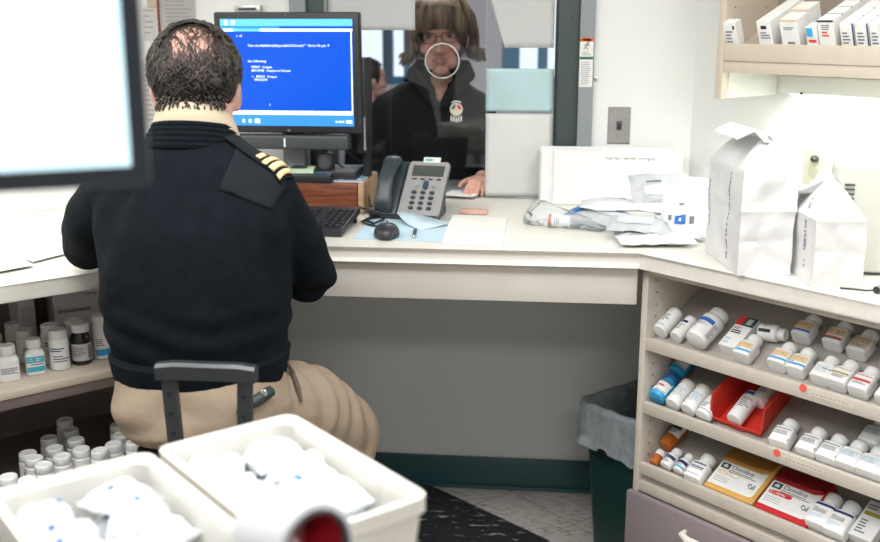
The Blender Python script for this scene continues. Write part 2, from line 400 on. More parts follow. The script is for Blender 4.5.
def make_bottle(kind, label, M, group=None, name='pill_bottle', cat='bottle'):
    bm_, cm, lm = PROTO[kind]
    t = thing(name, label, cat, M=M, group=group)
    link('body', bm_, t); link('cap', cm, t)
    if lm: link('label', lm, t)
    return t
def defb(kind, *a, **k): PROTO[kind] = bottle_mesh(kind, *a, **k); PROTO[kind+'_r'] = None; SIZE[kind] = (a[0], a[1], k.get('asp', .8) if k.get('square') else 1.)
SIZE = {}
L3 = lambda: lines(1, .35, .8, 4)
defb('light stripe', .0195, .072, label=[(2, .06, .17, .2, .75)]+lines(1, .35, .85, 4), inks=(INK, PALEBLUE), capr=.96, caph=.18)
defb('navy patch', .0165, .066, label=[(2, .80, .97, .3, .7)]+lines(1, .25, .7, 4), inks=(INK, NAVY), capr=.92, caph=.2)
defb('blue band big', .0275, .098, label=[(2, .74, .98, .22, .78)]+lines(1, .5, .7, 3)+lines(3, .34, .42, 1, .2, .45)+lines(1, .05, .9, 12, .8, .98), inks=(INK, BLUEINK, NAVY), capr=.80, caph=.17, half=1.6)
SQ = dict(square=True, asp=.78, capr=.76, caph=.24)
defb('tan blue square', .0215, .064, label=[(2, .05, .22, .03, .97), (3, .42, .95, .1, .8)]+lines(4, .66, .9, 2, .15, .7)+lines(1, .28, .4, 1, .2, .6), inks=(INK, SKYINK, TANINK, mat('brown ink', (.30, .16, .06), .6)), l0=.12, l1=.72, half=.95, **SQ)
defb('tan navy square', .0215, .066, label=[(2, .05, .24, .03, .97), (3, .30, .97, .05, .9)]+lines(4, .60, .9, 2, .15, .7), inks=(INK, BLUEINK, TANINK, MATS['brown ink']), l0=.12, l1=.72, half=.95, **SQ)
defb('red navy square', .0215, .066, label=[(2, .12, .24, .05, .95), (5, .0, .1, .05, .95), (3, .40, .97, .05, .9)]+lines(4, .52, .9, 3, .15, .8), inks=(INK, REDINK, TANINK, MATS['brown ink'], NAVY), l0=.12, l1=.72, half=.95, **SQ)
defb('olive square', .0215, .066, label=[(2, .45, .60, .06, .8), (2, .88, .95, .1, .85)]+lines(1, .1, .38, 3), inks=(INK, OLIVEINK), l0=.12, l1=.74, half=.95, **SQ)
defb('tan back square', .0215, .066, label=[(3, .05, .98, .05, .9), (2, .55, .66, .1, .8)]+lines(1, .1, .45, 3), inks=(INK, OLIVEINK, mat('pinkish tan ink', (.55, .42, .34), .6)), l0=.12, l1=.74, half=.95, **SQ)
defb('red square', .0215, .066, label=[(2, .40, .58, .06, .85), (2, .86, .92, .1, .85)]+lines(1, .1, .33, 3), inks=(INK, REDINK), l0=.12, l1=.74, half=.95, **SQ)
defb('plain square', .0205, .062, label=[(2, .50, .60, .5, .9)]+lines(1, .15, .8, 4), inks=(PALEBLUE, INK), l0=.12, l1=.74, half=.95, **SQ)
defb('black bar round', .021, .066, label=[(2, .0, .98, .62, .75)]+lines(1, .1, .9, 7, .1, .55), inks=(INK, BLACKINK), capr=.72, caph=.22, half=1.5)
defb('blue round', .0215, .072, body=BLUEPL, cap=DBLUEPL, label=[(2, .9, .99, .1, .95), (3, .45, .6, .4, .7), (2, .06, .1, .4, .95)]+lines(1, .3, .8, 4, .2, .4), inks=(INK, NAVY, REDINK), capr=.86, caph=.24, l0=.22, l1=.80)
defb('cream cap round', .0195, .074, cap=CREAMCAP, label=lines(2, .25, .85, 5, .35, .9)+[(1, .12, .18, .12, .3), (1, .82, .88, .12, .3), (1, .45, .5, .2, .3)], inks=(BLACKINK, PALEBLUE), capr=1.0, caph=.22, nub=True)
defb('blue line round', .0195, .074, label=[(2, .10, .15, .2, .95), (1, .75, .86, .6, .85)]+lines(3, .3, .7, 4, .3, .75), inks=(BLACKINK, BLUEINK, INK), capr=.8, caph=.18)
defb('blue neck tall', .021, .092, label=[(2, .02, .09, .1, .2), (2, .85, .92, .1, .2)]+lines(1, .4, .9, 6, .35, .9), inks=(INK, BLACKINK), cap=WHITE, capr=.92, caph=.12, l0=.05, l1=.78)
defb('pinkish base', .019, .07, body=mat('pinkish white plastic', (.78, .68, .68), .45), label=lines(1, .3, .8, 4), inks=(INK,), capr=.9, caph=.2)
defb('navy text square', .022, .068, label=lines(2, .78, .9, 1, .1, .8)+lines(1, .35, .7, 4, .25, .75)+[(3, .0, .18, .92, 1.)], inks=(INK, NAVY, BLACKINK), l0=.12, l1=.78, half=.98, **SQ)
defb('pale grid square', .022, .068, label=[(2, .35, .85, .22, .75)]+lines(1, .38, .8, 5, .25, .72), inks=(mat('mid blue grey ink', (.36, .48, .54), .6), mat('pale blue grey ink', (.62, .70, .73), .6)), l0=.12, l1=.78, half=.98, **SQ)
defb('amber vial', .019, .088, body=AMBER, label=[(2, .5, .9, .2, .8)]+lines(1, .1, .45, 4, .1, .9), inks=(INK, mat('dark grey ink', (.06, .06, .07), .5)), capr=1.04, caph=.16, l0=.42, l1=.9)
defb('small amber', .0125, .040, body=AMBER, capr=1.05, caph=.36)
defb('navy round small', .0155, .056, label=[(2, .62, .98, .05, .95)]+lines(3, .7, .9, 2, .2, .7)+lines(1, .12, .5, 3), inks=(INK, NAVY, WHITE), capr=.82, caph=.26)
defb('navy teal small', .0150, .054, label=[(2, .62, .98, .05, .95), (3, .08, .3, .15, .95)]+lines(1, .36, .56, 2), inks=(INK, NAVY, TEALINK), capr=.82, caph=.26)
defb('two bar square', .0235, .076, label=[(1, .82, .92, .3, .75), (1, .55, .64, .3, .72), (1, .45, .50, .3, .72)]+lines(2, .02, .1, 1, .1, .9), inks=(mat('slate blue ink', (.08, .11, .20), .6), INK), l0=.12, l1=.8, half=.98, **SQ)
defb('navy top square', .0235, .088, label=[(2, .84, .97, .05, .95)]+lines(1, .45, .72, 5, .25, .6)+lines(3, .1, .35, 3, .15, .7), inks=(INK, NAVY, PALEBLUE), l0=.08, l1=.8, half=.98, **SQ)
def on_shelf(px_, py_, i, rad, twist=0., lift=0., v=None):            # matrix of something lying on tilted shelf i with its base at a pixel
    o = shelf_origin(i); nn = n30; dd = nn.dot(o)+rad+lift
    q = onplM(MD, px_, py_, nn, dd)
    x = V((1, 0, 0)); y = -n30; z = d30
    B = Matrix(((x.x, y.x, z.x, q.x), (x.y, y.y, z.y, q.y), (x.z, y.z, z.z, q.z), (0, 0, 0, 1)))
    return MD @ B @ rotm(ry=twist)
def lay(kind, px_, py_, i, label, twist=0., lift=0., group=None, k=1.1):
    r, h, asp = SIZE[kind]
    return make_bottle(kind, label, on_shelf(px_, py_, i, r*k*asp+.0008, R(twist), lift) @ Matrix.Diagonal((k, k, k, 1)), group)
TOPG = 'medicine bottles on the top tilted shelf'; MIDG = 'medicine bottles on the middle tilted shelf'; LOWG = 'medicine bottles on the bottom tilted shelf'
lay('light stripe', 659.5, 332, 0, 'white bottle with a pale blue stripe, nearest the left end of the top tilted shelf', 0, 0, TOPG)
lay('navy patch', 675.5, 337.8, 0, 'slim white bottle with a small navy patch, second along the top tilted shelf', 2, 0, TOPG)
lay('blue band big', 695.5, 341, 0, 'largest white bottle on the top tilted shelf, with a wide blue label band', 2, 0, TOPG)
lay('tan blue square', 741, 358, 0, 'square white bottle with tan and blue label leaning beside the red and green topped carton', 0, 0, TOPG)
m_ = on_shelf(760.5, 331.5, 0, .022, 0)
make_bottle('black bar round', 'white bottle with a black label bar lying sideways across the top tilted shelf', m_ @ rotm(ry=R(82)) , TOPG)
lay('tan navy square', 800, 338.5, 0, 'square bottle with tan and navy label behind the touching pair on the top shelf', 0, 0, TOPG)
lay('tan blue square', 776, 366.5, 0, 'left one of two touching square bottles with tan and blue labels, mid top shelf', 0, 0, TOPG)
lay('tan blue square', 794.5, 372.5, 0, 'right one of two touching square bottles with tan and blue labels, mid top shelf', 0, 0, TOPG)
lay('red navy square', 831.5, 346, 0, 'square bottle with tan, red and navy label at the back of the top tilted shelf', 0, 0, TOPG)
lay('tan back square', 855.5, 355, 0, 'square bottle with brownish label at the back of the top shelf near the picture edge', 2, 0, TOPG)
lay('plain square', 818.5, 380.5, 0, 'plain white square bottle at the shelf lip beside the upper red dot', 0, 0, TOPG)
lay('olive square', 836, 386, 0, 'square white bottle with an olive label band at the lip of the top shelf', 2, 0, TOPG)
lay('red square', 857, 393, 0, 'square white bottle with a red label band at the lip of the top shelf', 2, 0, TOPG)
lay('plain square', 884, 402, 0, 'plain white bottle cut by the right edge of the picture on the top shelf', 2, 0, TOPG)
lay('blue round', 656, 398.5, 1, 'front bright blue bottle at the left end of the middle tilted shelf', 0, 0, MIDG)
lay('blue round', 675.5, 373.6, 1, 'rear bright blue bottle lying behind the front blue one on the middle shelf', 2, 0, MIDG)
lay('cream cap round', 672, 405, 1, 'white bottle with cream flip cap next to the blue bottles', 0, 0, MIDG)
lay('cream cap round', 687.5, 410.5, 1, 'white bottle with cream flip cap further from the blue bottles', 0, 0, MIDG)
lay('blue line round', 702.5, 417, 1, 'white bottle with a thin blue label line leaning against the red bin', -2, 0, MIDG)
lay('navy text square', 778, 445.5, 1, 'white square bottle at the lip beside the lower red dot, nearest the red bin', -4, 0, MIDG)
for k, (x_, y_, kd, lb) in enumerate(((804.5, 454, 'navy text square', 'second white square bottle right of the red bin, printed in navy'), (825, 461.5, 'navy text square', 'third white square bottle right of the red bin, printed in navy'),
        (844.5, 468, 'pale grid square', 'white square bottle with pale blue print, fourth right of the red bin'), (864.5, 475, 'pale grid square', 'white square bottle with pale blue print, fifth right of the red bin'),
        (884.5, 482, 'pale grid square', 'white square bottle with pale print cut by the picture edge on the middle shelf'), (868, 446, 'pale grid square', 'white square bottle lying behind the front row at the right of the middle shelf'), (889, 453, 'pale grid square', 'rear white bottle behind the row at the very right of the middle shelf'))):
    lay(kd, x_, y_, 1, lb, 0, 0, MIDG)
lay('amber vial', 665, 447, 2, 'large amber vial with white cap at the back left of the bottom tilted shelf', 2, 0, LOWG)
lay('small amber', 653, 464, 2, 'small amber vial with white cap at the left end of the bottom shelf lip', -2, 0, LOWG)
lay('navy round small', 665, 467, 2, 'small white bottle with navy label beside the small amber vial', 2, 0, LOWG)
lay('navy teal small', 677.5, 472, 2, 'small white bottle with navy and teal label on the bottom tilted shelf', 2, 0, LOWG)
lay('two bar square', 692, 481, 2, 'large white square bottle with two dark print bars left of the orange box', 0, 0, LOWG)
lay('navy top square', 815, 527.5, 2, 'white bottle with a navy band at its label top, just right of the red box', 0, 0, LOWG)
lay('navy top square', 833, 536, 2, 'white bottle with a navy label band, second right of the red box', 0, 0, LOWG)
# red bin with two bottles
BINP = mat('red plastic', (.55, .03, .018), .4, var=.06)
o1 = shelf_origin(1)
pL = onplM(MD, 716.5, 422, n30, n30.dot(o1)+.001); pR = onplM(MD, 759, 439, n30, n30.dot(o1)+.001)
bw = (pR-pL).x; 
Mb = MD @ TR(((pL+pR)/2).x, pL.y, pL.z) @ rotm(rx=SL)
rb = thing('red_bin', 'open fronted red plastic bin holding two white bottles on the middle shelf', 'bin', M=Mb)
def binshell():
    mb = MB(); w = bw/2; D = .155; t = .003
    mb.bx(-w, w, 0, D, 0, t)
    for s in (-1, 1):
        x0, x1 = s*w, s*(w+.010)
        vs = [(x0, .0, 0), (x0, D, 0), (x1, D, .066), (x1, .028, .066), (x1-s*.001, .0, .026)]
        vi = [(x-s*t, y, z) for x, y, z in vs]
        mb.poly([V(v) for v in vs+vi], [(0, 1, 2, 3, 4), (9, 8, 7, 6, 5)]+[(i, (i+1) % 5, 5+(i+1) % 5, 5+i) for i in range(5)])
        mb.tube([V((x1, .0, .026)), V((x1, .028, .066)), V((x1, D, .066))], .003, 6)
    mb.bx(-w, w, D-t, D, 0, .066)
    mb.poly([V(v) for v in ((-w, 0, 0), (w, 0, 0), (w+.008, -.002, .016), (-w-.008, -.002, .016), (-w, t, 0), (w, t, 0), (w+.008, t-.002, .016), (-w-.008, t-.002, .016))], [(0, 1, 2, 3), (7, 6, 5, 4), (3, 2, 6, 7), (0, 4, 5, 1), (0, 3, 7, 4), (1, 5, 6, 2)])
    mb.tube([(-w-.008, -.001, .016), (w+.008, -.001, .016)], .003, 6)
    return mb
binshell().build('bin_shell', BINP, rb)
MB().bx(-.02, .02, -.0035, -.002, .003, .013).build('label_slot', BINP, rb)
t = lay('blue neck tall', 734, 420.5, 1, 'taller white bottle with blue neck lying in the red bin', -1, .004, 'bottles in the red bin', 1.)
MB().lathe([(.0195, .0785), (.0203, .079), (.0203, .0865), (.0195, .087)], 28).build('neck_band', DBLUEPL, t)
lay('pinkish base', 757.5, 403, 1, 'shorter white bottle with pinkish base lying in the red bin', 4, .004, 'bottles in the red bin')
# cartons on the tilted shelves
def carton(name, label, cat, M, w, hgt, th, faces, mats, parts=(), group=None):
    """box: x width, y thickness (front -y), z height"""
    t = thing(name, label, cat, M=M, group=group)
    MB().bx(-w/2, w/2, -th/2, th/2, 0, hgt, bev=.0008, seg=1).build('carton_body', mats[0], t)
    mb = MB(); 
    for (mi, x0, x1, z0, z1) in faces:
        mb.mi = mi; mb.bx(-w/2+w*x0, -w/2+w*x1, -th/2-.0005-.00015*mi, -th/2+.0003, hgt*z0, hgt*z1)
    for (body, sz, x, z, mi) in parts:
        mb.mi = mi; mb.text(body, sz, TR(-w/2+w*x, -th/2-.0016, hgt*z) @ rotm(rx=pi/2))
    mb.build('print', mats, t)
    return t
def fl(mi, x0, x1, z0, z1, n):
    o_ = []
    for k in range(n):
        z = z1-(z1-z0)*(k+.5)/n; o_.append((mi, x0, x0+(x1-x0)*random.uniform(.55, 1), z-(z1-z0)/n*.22, z+(z1-z0)/n*.22))
    return o_
GRNINK = mat('dark green ink', (.015, .07, .06), .5)
M_ = on_shelf(728, 350.5, 0, .016)
c = carton('medicine_carton', 'long white carton with red and dark green end lying on the top tilted shelf', 'carton', M_, .049, .108, .031,
    [(1, 0, .38, .70, .985), (2, .38, 1, .70, .985), (3, .52, .82, .75, .93)]+fl(4, .1, .6, .56, .64, 2)+fl(5, .1, .95, .42, .55, 2)+fl(6, .1, .5, .06, .3, 2), [CARTON, REDINK, GRNINK, mat('pale grey ink', (.45, .52, .50), .6), INK, BLACKINK, PALEBLUE])
ORB = mat('orange carton', (.62, .34, .085), .55, var=.05); REB = mat('red carton', (.50, .015, .02), .45, var=.05)
for (name, lab, x0, y0, x1, y1, base, inkm, dose) in (('clonidine_box', 'flat orange and white box printed Clonidine lying on the bottom tilted shelf', 703.5, 484.5, 752.5, 503.5, ORB, ORANGEINK, '0.2 mg/day'),
        ('clonidine_box', 'flat red and white box printed Clonidine lying right of the orange one', 754, 505.5, 806, 527, REB, REDINK, '0.1 mg/day')):
    o2 = shelf_origin(2); a = onplM(MD, x0, y0, n30, n30.dot(o2)+.019); b_ = onplM(MD, x1, y1, n30, n30.dot(o2)+.019)
    w = (b_-a).x; mid = (a+b_)/2
    Mx = MD @ Matrix(((1, 0, 0, mid.x), (0, -n30.y, d30.y, a.y-n30.y*.0095), (0, -n30.z, d30.z, a.z-n30.z*.0095), (0, 0, 0, 1)))
    t = thing(name, lab, 'box', M=Mx, group='boxes printed Clonidine on the bottom shelf')
    hgt = .135
    MB().bx(-w/2, w/2, -.0095, .0095, 0, hgt, bev=.001, seg=1).build('carton_body', base, t)
    mb = MB(); mb.mi = 0
    pts = [(-w/2+.001, .014), (w/2-.022, .014), (w/2-.014, .018), (w/2-.011, .026), (w/2-.011, hgt*.72), (w/2-.03, hgt*.66), (-w/2+.001, hgt*.66)]
    mb.prism([(x, z) for x, z in pts], 0, .0006, TR(0, -.0095, 0) @ rotm(rx=pi/2))
    mb.mi = 1; mb.bx(-w/2+.006, -w/2+.030, -.0105, -.0095, hgt*.50, hgt*.63)
    mb.mi = 4; mb.bx(-w/2+.012, -w/2+.024, -.0107, -.0105, hgt*.535, hgt*.56).poly([V((-w/2+.010, -.0107, hgt*.565)), V((-w/2+.026, -.0107, hgt*.565)), V((-w/2+.018, -.0107, hgt*.61))], [(0, 1, 2)])
    mb.mi = 2; mb.text('Clonidine', .0165, TR(-w/2+.034, -.0103, hgt*.545) @ rotm(rx=pi/2))
    for k in range(2): mb.bx(-w/2+.034, w/2-.04+.012*k, -.0105, -.01, hgt*(.50-.035*k), hgt*(.512-.035*k))
    if base is REB:
        mb.mi = 3; mb.sq([(.031, .0062, 0), (.031, .0062, .0006)], 4, 1, 24, TR(-w/2+.038, -.0101, hgt*.415) @ rotm(rx=pi/2)); mb.mi = 4
    else:
        mb.mi = 3; mb.sq([(.031, .0062, 0), (.031, .0062, .0006)], 4, 1, 24, TR(-w/2+.038, -.0101, hgt*.415) @ rotm(rx=pi/2)); mb.mi = 4
        mb.sq([(.0298, .005, 0), (.0298, .005, .0008)], 4, 1, 24, TR(-w/2+.038, -.0101, hgt*.415) @ rotm(rx=pi/2)); mb.mi = 3
    mb.text(dose, .0098, TR(-w/2+.0105, -.0111, hgt*.393) @ rotm(rx=pi/2))
    mb.mi = 5
    for k in range(3): mb.bx(-w/2+.008, -w/2+.05, -.0104, -.01, hgt*(.30-.05*k), hgt*(.308-.05*k))
    for i in range(4):
        for j in range(3):
            if (i*3+j) % 4: mb.bx(w/2-.040+.005*i, w/2-.0355+.005*i, -.0104, -.01, hgt*.28+.005*j, hgt*.28+.005*j+.004)
    mb.build('printed_front', [LABW, GRNINK, BLACKINK, inkm, WHITE, INK], t)
    fl_ = MB(); fl_.poly([V(v) for v in ((-w/2+.004, -.0099, hgt*.70), (w/2-.03, -.0099, hgt*.70), (w/2-.012, -.0099, hgt*.76), (w/2-.004, -.0099, hgt), (-w/2+.004, -.0099, hgt), (-w/2+.004, -.018, hgt*.71), (w/2-.034, -.018, hgt*.71), (w/2-.012, -.015, hgt*.78), (w/2-.004, -.0115, hgt), (-w/2+.004, -.0115, hgt))],
        [(4, 3, 2, 1, 0), (5, 6, 7, 8, 9), (0, 1, 6, 5), (1, 2, 7, 6), (2, 3, 8, 7), (3, 4, 9, 8), (4, 0, 5, 9)]).build('opened_flap', mat('orange flap', (.36, .17, .035), .55) if base is ORB else mat('dark red flap', (.24, .008, .012), .5), t)
M_ = on_shelf(860, 541, 2, .014)
carton('medicine_carton', 'white carton with an olive stripe at the right end of the bottom shelf', 'carton', M_, .056, .105, .026, [(1, .1, .95, .60, .70)]+fl(2, .1, .8, .75, .92, 2)+fl(2, .15, .6, .1, .5, 5), [CARTON, OLIVEINK, INK])
# ------------------------------------------------------------------ upper cabinet
up = thing('wall_cabinet', 'pale wooden wall cabinet with one lipped shelf of medicine cartons', 'cabinet', M=MD)
UT, US0, US1 = .435, -.124, 1.25
UPM = mat('pale maple laminate', (.55, .48, .39), .5, var=.04, vscale=14, stretch=(1, 1, .2))
MB().bx(US0, US0+.021, UT, .698, 1.387, 2.2, bev=.001).build('side_panel', UPM, up)
MB().bx(US1, US1+.021, UT, .698, 1.387, 2.2).build('side_panel', UPM, up)
hm = MB()
for zz in [1.57+.032*k for k in range(9)]:
    for tt in (.475, .62): hm.lathe([(.0028, 0), (.0028, .0006)], 8, TR(US0+.0211, tt, zz) @ rotm(ry=pi/2))
hm.build('peg_hole_row', LAMDK, up)
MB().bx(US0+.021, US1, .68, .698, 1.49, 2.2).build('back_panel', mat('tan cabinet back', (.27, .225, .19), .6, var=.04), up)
MB(TR(0, UT+.0185, 1.5115) @ rotm(rx=R(22))).bx(US0+.0212, US1-.0002, 0, .258, -.018, 0).build('shelf', UPM, up)
MB().bx(US0+.021, US1, UT, UT+.018, 1.491, 1.538, bev=.0015).build('shelf_lip', UPM, up)
MB().bx(US0+.021, US1, UT+.004, UT+.022, 1.460, 1.4905, bev=.0015).build('light_rail', UPM, up)
MB().bx(US0, US1, UT, .698, 2.2, 2.22).build('top_panel', UPM, up)
MB().bx(US0+.0212, US0+.0232, UT+.03, .697, 1.389, 1.459).build('rail_liner', mat('white melamine', (.80, .80, .76), .5), up)
# under-cabinet light
ul = thing('under_cabinet_light', 'white strip light glowing under the wall cabinet at right', 'light', M=MD)
MB().bx(-.03, 1.15, .60, .697, 1.40, 1.45, bev=.006).build('housing', mat('white enamel housing', (.8, .82, .78), .4), ul)
MB().bx(.0, 1.12, .615, .66, 1.3965, 1.3998).build('diffuser', mat('lit diffuser', (.95, 1., .93), .5, emis=6.), ul)
MB().lathe([(.004, 0), (.004, .004), (.002, .005)], 12, TR(.045, .599, 1.402) @ rotm(rx=pi/2)).build('switch', BLKPL, ul)
# cartons in the wall cabinet (frame MD), all standing on the shelf
ZS = 1.5125
def sU(px_, t=.456): return onplM(MD, px_, 40, (0, 1, 0), t).x
def zU(px_, py_, t=.456): return onplM(MD, px_, py_, (0, 1, 0), t).z
UG = 'small cartons on the wall cabinet shelf'
UTL = R(22.)                                                         # the shelf tilts up toward the back
def ucart(label, x0, x1, top, faces, mats, dp, k=0, dz=0, parts=(), rz=0., t0=.458):
    a, b_ = sU(x0), sU(x1); base = V(((a+b_)/2, t0, ZS)); e = proj(MD @ base)
    n_ = V((0, -sin(UTL), cos(UTL))); hgt = .1*(e[1]-top)/(e[1]-proj(MD @ (base+n_*.1))[1])
    X = MD @ TR(base) @ rotm(rx=UTL) @ TR(0, dp/2+k*(dp+.0015), .0006) @ rotm(rz=rz)
    return carton('medicine_carton', label, 'carton', X, (b_-a), hgt+dz, dp, faces, mats, parts, UG)
CM = [CARTON, INK, BLUEINK, BLACKINK, REDINK, SKYINK, TANINK, NAVY]
ucart('small lone white carton at the left end of the wall cabinet shelf', 728.2, 740, 23, fl(1, .12, .8, .2, .75, 5)+[(3, .75, .9, .78, .9)], CM, .03, rz=0)
for k in range(4):
    ucart(('front white carton of the row printed with black spots in the wall cabinet', 'second white carton of the spotted row in the wall cabinet', 'third white carton of the spotted row in the wall cabinet', 'rearmost white carton of the spotted row in the wall cabinet')[k], 761.5, 775, 21.5,
          [(3, .3, .7, .76, .86)]+fl(1, .2, .9, .45, .68, 3)+[(1, .45, .7, .14, .22)], CM, .040, k)
for k in range(2):
    ucart(('front white carton with a tan top edge in the wall cabinet', 'white carton behind the tan edged one in the wall cabinet')[k], 784.5, 802, 20, [(6, 0, 1, .955, 1.)]+fl(1, .2, .8, .7, .8, 2)+[(1, .35, .75, .3, .36)], CM, .055, k, .006*k)
ucart('small white and sky blue carton between taller ones in the wall cabinet', 809.5, 821, 27, [(5, 0, 1, .1, .35), (5, .1, .6, .66, .95), (4, .2, .85, .45, .54)], CM, .03)
for k in range(5):
    ucart(('front', 'second', 'third', 'fourth', 'rearmost')[k]+' carton of the black edged row with a tan foot in the wall cabinet', 822, 838, 20.5, [(6, 0, 1, .02, .24), (3, 0, 1, .95, 1.)]+fl(4, .25, .8, .52, .7, 2)+fl(1, .25, .75, .72, .88, 3), CM, .044, k)
for j, (x0, x1) in enumerate(((844, 857.5), (859, 872), (873.5, 886))):
    for k in range(3):
        ucart(('front', 'second', 'rear')[k]+' carton of the '+('navy sided row beside the tan footed cartons', 'middle navy sided row', 'navy sided row at the picture edge')[j]+' in the wall cabinet', x0, x1, 23.5, [(7, .92, 1, 0, 1)]+fl(1, .15, .7, .35, .75, 4), CM, .050, k)
# ------------------------------------------------------------------ left cabinet
lc = thing('shelf_cabinet', 'taupe open shelf cabinet of pill bottles under the left worktop', 'cabinet', M=ML)
LW = -1.6; LZ = .781
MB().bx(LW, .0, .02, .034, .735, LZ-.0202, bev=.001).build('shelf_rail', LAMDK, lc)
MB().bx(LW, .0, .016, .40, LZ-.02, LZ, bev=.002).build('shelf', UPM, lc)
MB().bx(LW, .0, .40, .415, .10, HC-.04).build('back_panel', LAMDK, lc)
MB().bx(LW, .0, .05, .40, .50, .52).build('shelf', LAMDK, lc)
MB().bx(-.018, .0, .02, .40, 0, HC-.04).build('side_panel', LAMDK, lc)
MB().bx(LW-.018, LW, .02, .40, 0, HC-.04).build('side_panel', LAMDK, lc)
MB().bx(LW, .0, .05, .07, 0, .50).build('front_panel', MAUVE, lc)
defb('left square', .0235, .085, label=fl(1, 0, 1, 0, 1, 0)+lines(1, .3, .7, 4, .25, .8), inks=(INK,), l0=.1, l1=.72, half=.98, **SQ)
defb('left teal', .022, .086, label=[(2, .08, .36, .08, .9), (2, .58, .92, .08, .9)]+lines(3, .64, .86, 2, .2, .7)+lines(1, .42, .54, 1, .4, .9), inks=(INK, TEALINK, WHITE), l0=.08, l1=.76, half=.98, **SQ)
defb('left round', .0235, .098, label=lines(2, .62, .8, 2, .1, .75)+lines(1, .2, .5, 3, .2, .8)+[(1, .1, .9, .9, .97)], inks=(INK, NAVY), capr=.92, caph=.2, l0=.1, l1=.8, half=1.4)
defb('left black', .0245, .102, body=mat('very dark brown plastic', (.012, .009, .01), .25, coat=.3), label=lines(1, .25, .85, 6, .08, .6)+[(1, .1, .9, .68, .9)], inks=(INK,), capr=.88, caph=.2, l0=.14, l1=.66, half=1.3, label_base=mat('grey label', (.55, .55, .55), .6))
defb('left blue', .022, .11, label=[(2, .05, .35, .3, .95)]+lines(1, .5, .85, 4), inks=(INK, SKYINK), capr=.85, caph=.16, half=1.4)
defb('plain jar', .0215, .080, label=lines(1, .2, .7, 4), inks=(INK,), capr=.95, caph=.24, half=1.3)
def stand(kind, px_, py_, z, label, group, rz=None, byfoot=True):
    r, h, a = SIZE[kind]; p = onz(px_, py_, z if byfoot else z+h)
    return make_bottle(kind, label, TR(p.x, p.y, z) @ rotm(rz=R(38+random.uniform(-14, 14)) if rz is None else rz), group)
LG = 'bottles on the upper left shelf'
z_ = LZ+.0006
stand('left square', 10, 379.5, z_, 'white square bottle at the front of the left shelf, cut by the bottom left monitor side edge'.replace(', cut by the bottom left monitor side edge', ', nearest the picture edge'), LG, R(30))
stand('left teal', 36, 373, z_, 'white bottle with teal label bands on the left shelf', LG, R(34))
stand('left round', 60.5, 368, z_, 'taller white round bottle between the teal labelled and the black bottle', LG, R(40))
stand('left black', 82.5, 362.5, z_, 'black bottle with a white cap and grey label on the left shelf', LG, R(36))
stand('left blue', 102.5, 357, z_, 'white bottle with sky blue label patch beside the black bottle, partly behind the seated man', LG, R(20))
for (x_, y_, h_, lb) in ((-4, 366, 'plain jar', 'white bottle cut by the left picture edge on the left shelf'), (16, 353, 'plain jar', 'white bottle in the second row behind the front square one on the left shelf'), (27, 360, 'plain jar', 'white bottle behind the teal labelled one on the left shelf'),
        (53, 362, 'left round', 'white round bottle close behind the taller white one on the left shelf'), (76, 357, 'left round', 'white capped bottle close behind the black bottle on the left shelf')):
    stand(h_, x_, y_, z_, lb, LG)
pb = onz(88, 348, LZ)
q_ = onplM(ML, 81, 307, (0, 1, 0), .24); pb = ML @ V((q_.x, .285, LZ+.0005)); BXH = (q_.z-LZ)/.62
Mc = TR(pb) @ rotm(rz=R(38))
carton('medicine_carton', 'grey white carton printed Itraconazole at the back of the left shelf', 'carton', Mc, .122, BXH, .09, [(2, 0, 1, .0, .3)], [mat('greyish carton', (.50, .49, .50), .6), BLACKINK, mat('lilac grey ink', (.40, .37, .40), .6)], [('Itraconazole', .0165, .07, .56, 1), ('100 mg', .009, .66, .80, 1)], 'cartons on the left shelf')
carton('medicine_carton', 'plain grey carton lying on top of the Itraconazole carton', 'carton', TR(pb+V((.01, .0, BXH+.0007))) @ rotm(rz=R(38)), .125, .030, .085, [(1, .3, 1, .25, .75)], [MATS['greyish carton'], BLACKINK], (), 'cartons on the left shelf')
carton('medicine_carton', 'tall grey carton standing left of the Itraconazole carton on the left shelf', 'carton', TR(pb+V((-.105, -.075, .0))) @ rotm(rz=R(45)), .04, .135, .08, [(1, .1, .9, .5, .9)], [MATS['greyish carton'], MATS['lilac grey ink']], (), 'cartons on the left shelf')
for (px_, py_, lb) in ((8, 475.6, 'at the picture edge'), (26.8, 478.5, 'beside the one at the picture edge'), (43.4, 463.7, 'in front, third from the picture edge'), (34, 457, 'behind the third from the picture edge'), (27.5, 452, 'at the back left of the cluster'), (61.8, 455, 'in the middle of the front row'),
        (54.4, 447, 'one row behind the middle'), (48.9, 437, 'two rows behind the middle'), (64.6, 419, 'at the very back of the long row'), (70, 429, 'second from the back of the long row'), (75.6, 438.5, 'third from the back of the long row'), (81, 448, 'at the front of the long row'),
        (99.6, 449.5, 'alone right of the long row'), (113.5, 443, 'second right of the long row'), (118, 424, 'tucked behind, next to the seated man'), (121, 434, 'in front of the tucked one'), (134, 441, 'nearest the seated man')):
    o_ = stand('plain jar', px_, py_, .5205, 'white capped bottle on the low left shelf, '+lb, 'white bottles on the low left shelf', None, False)
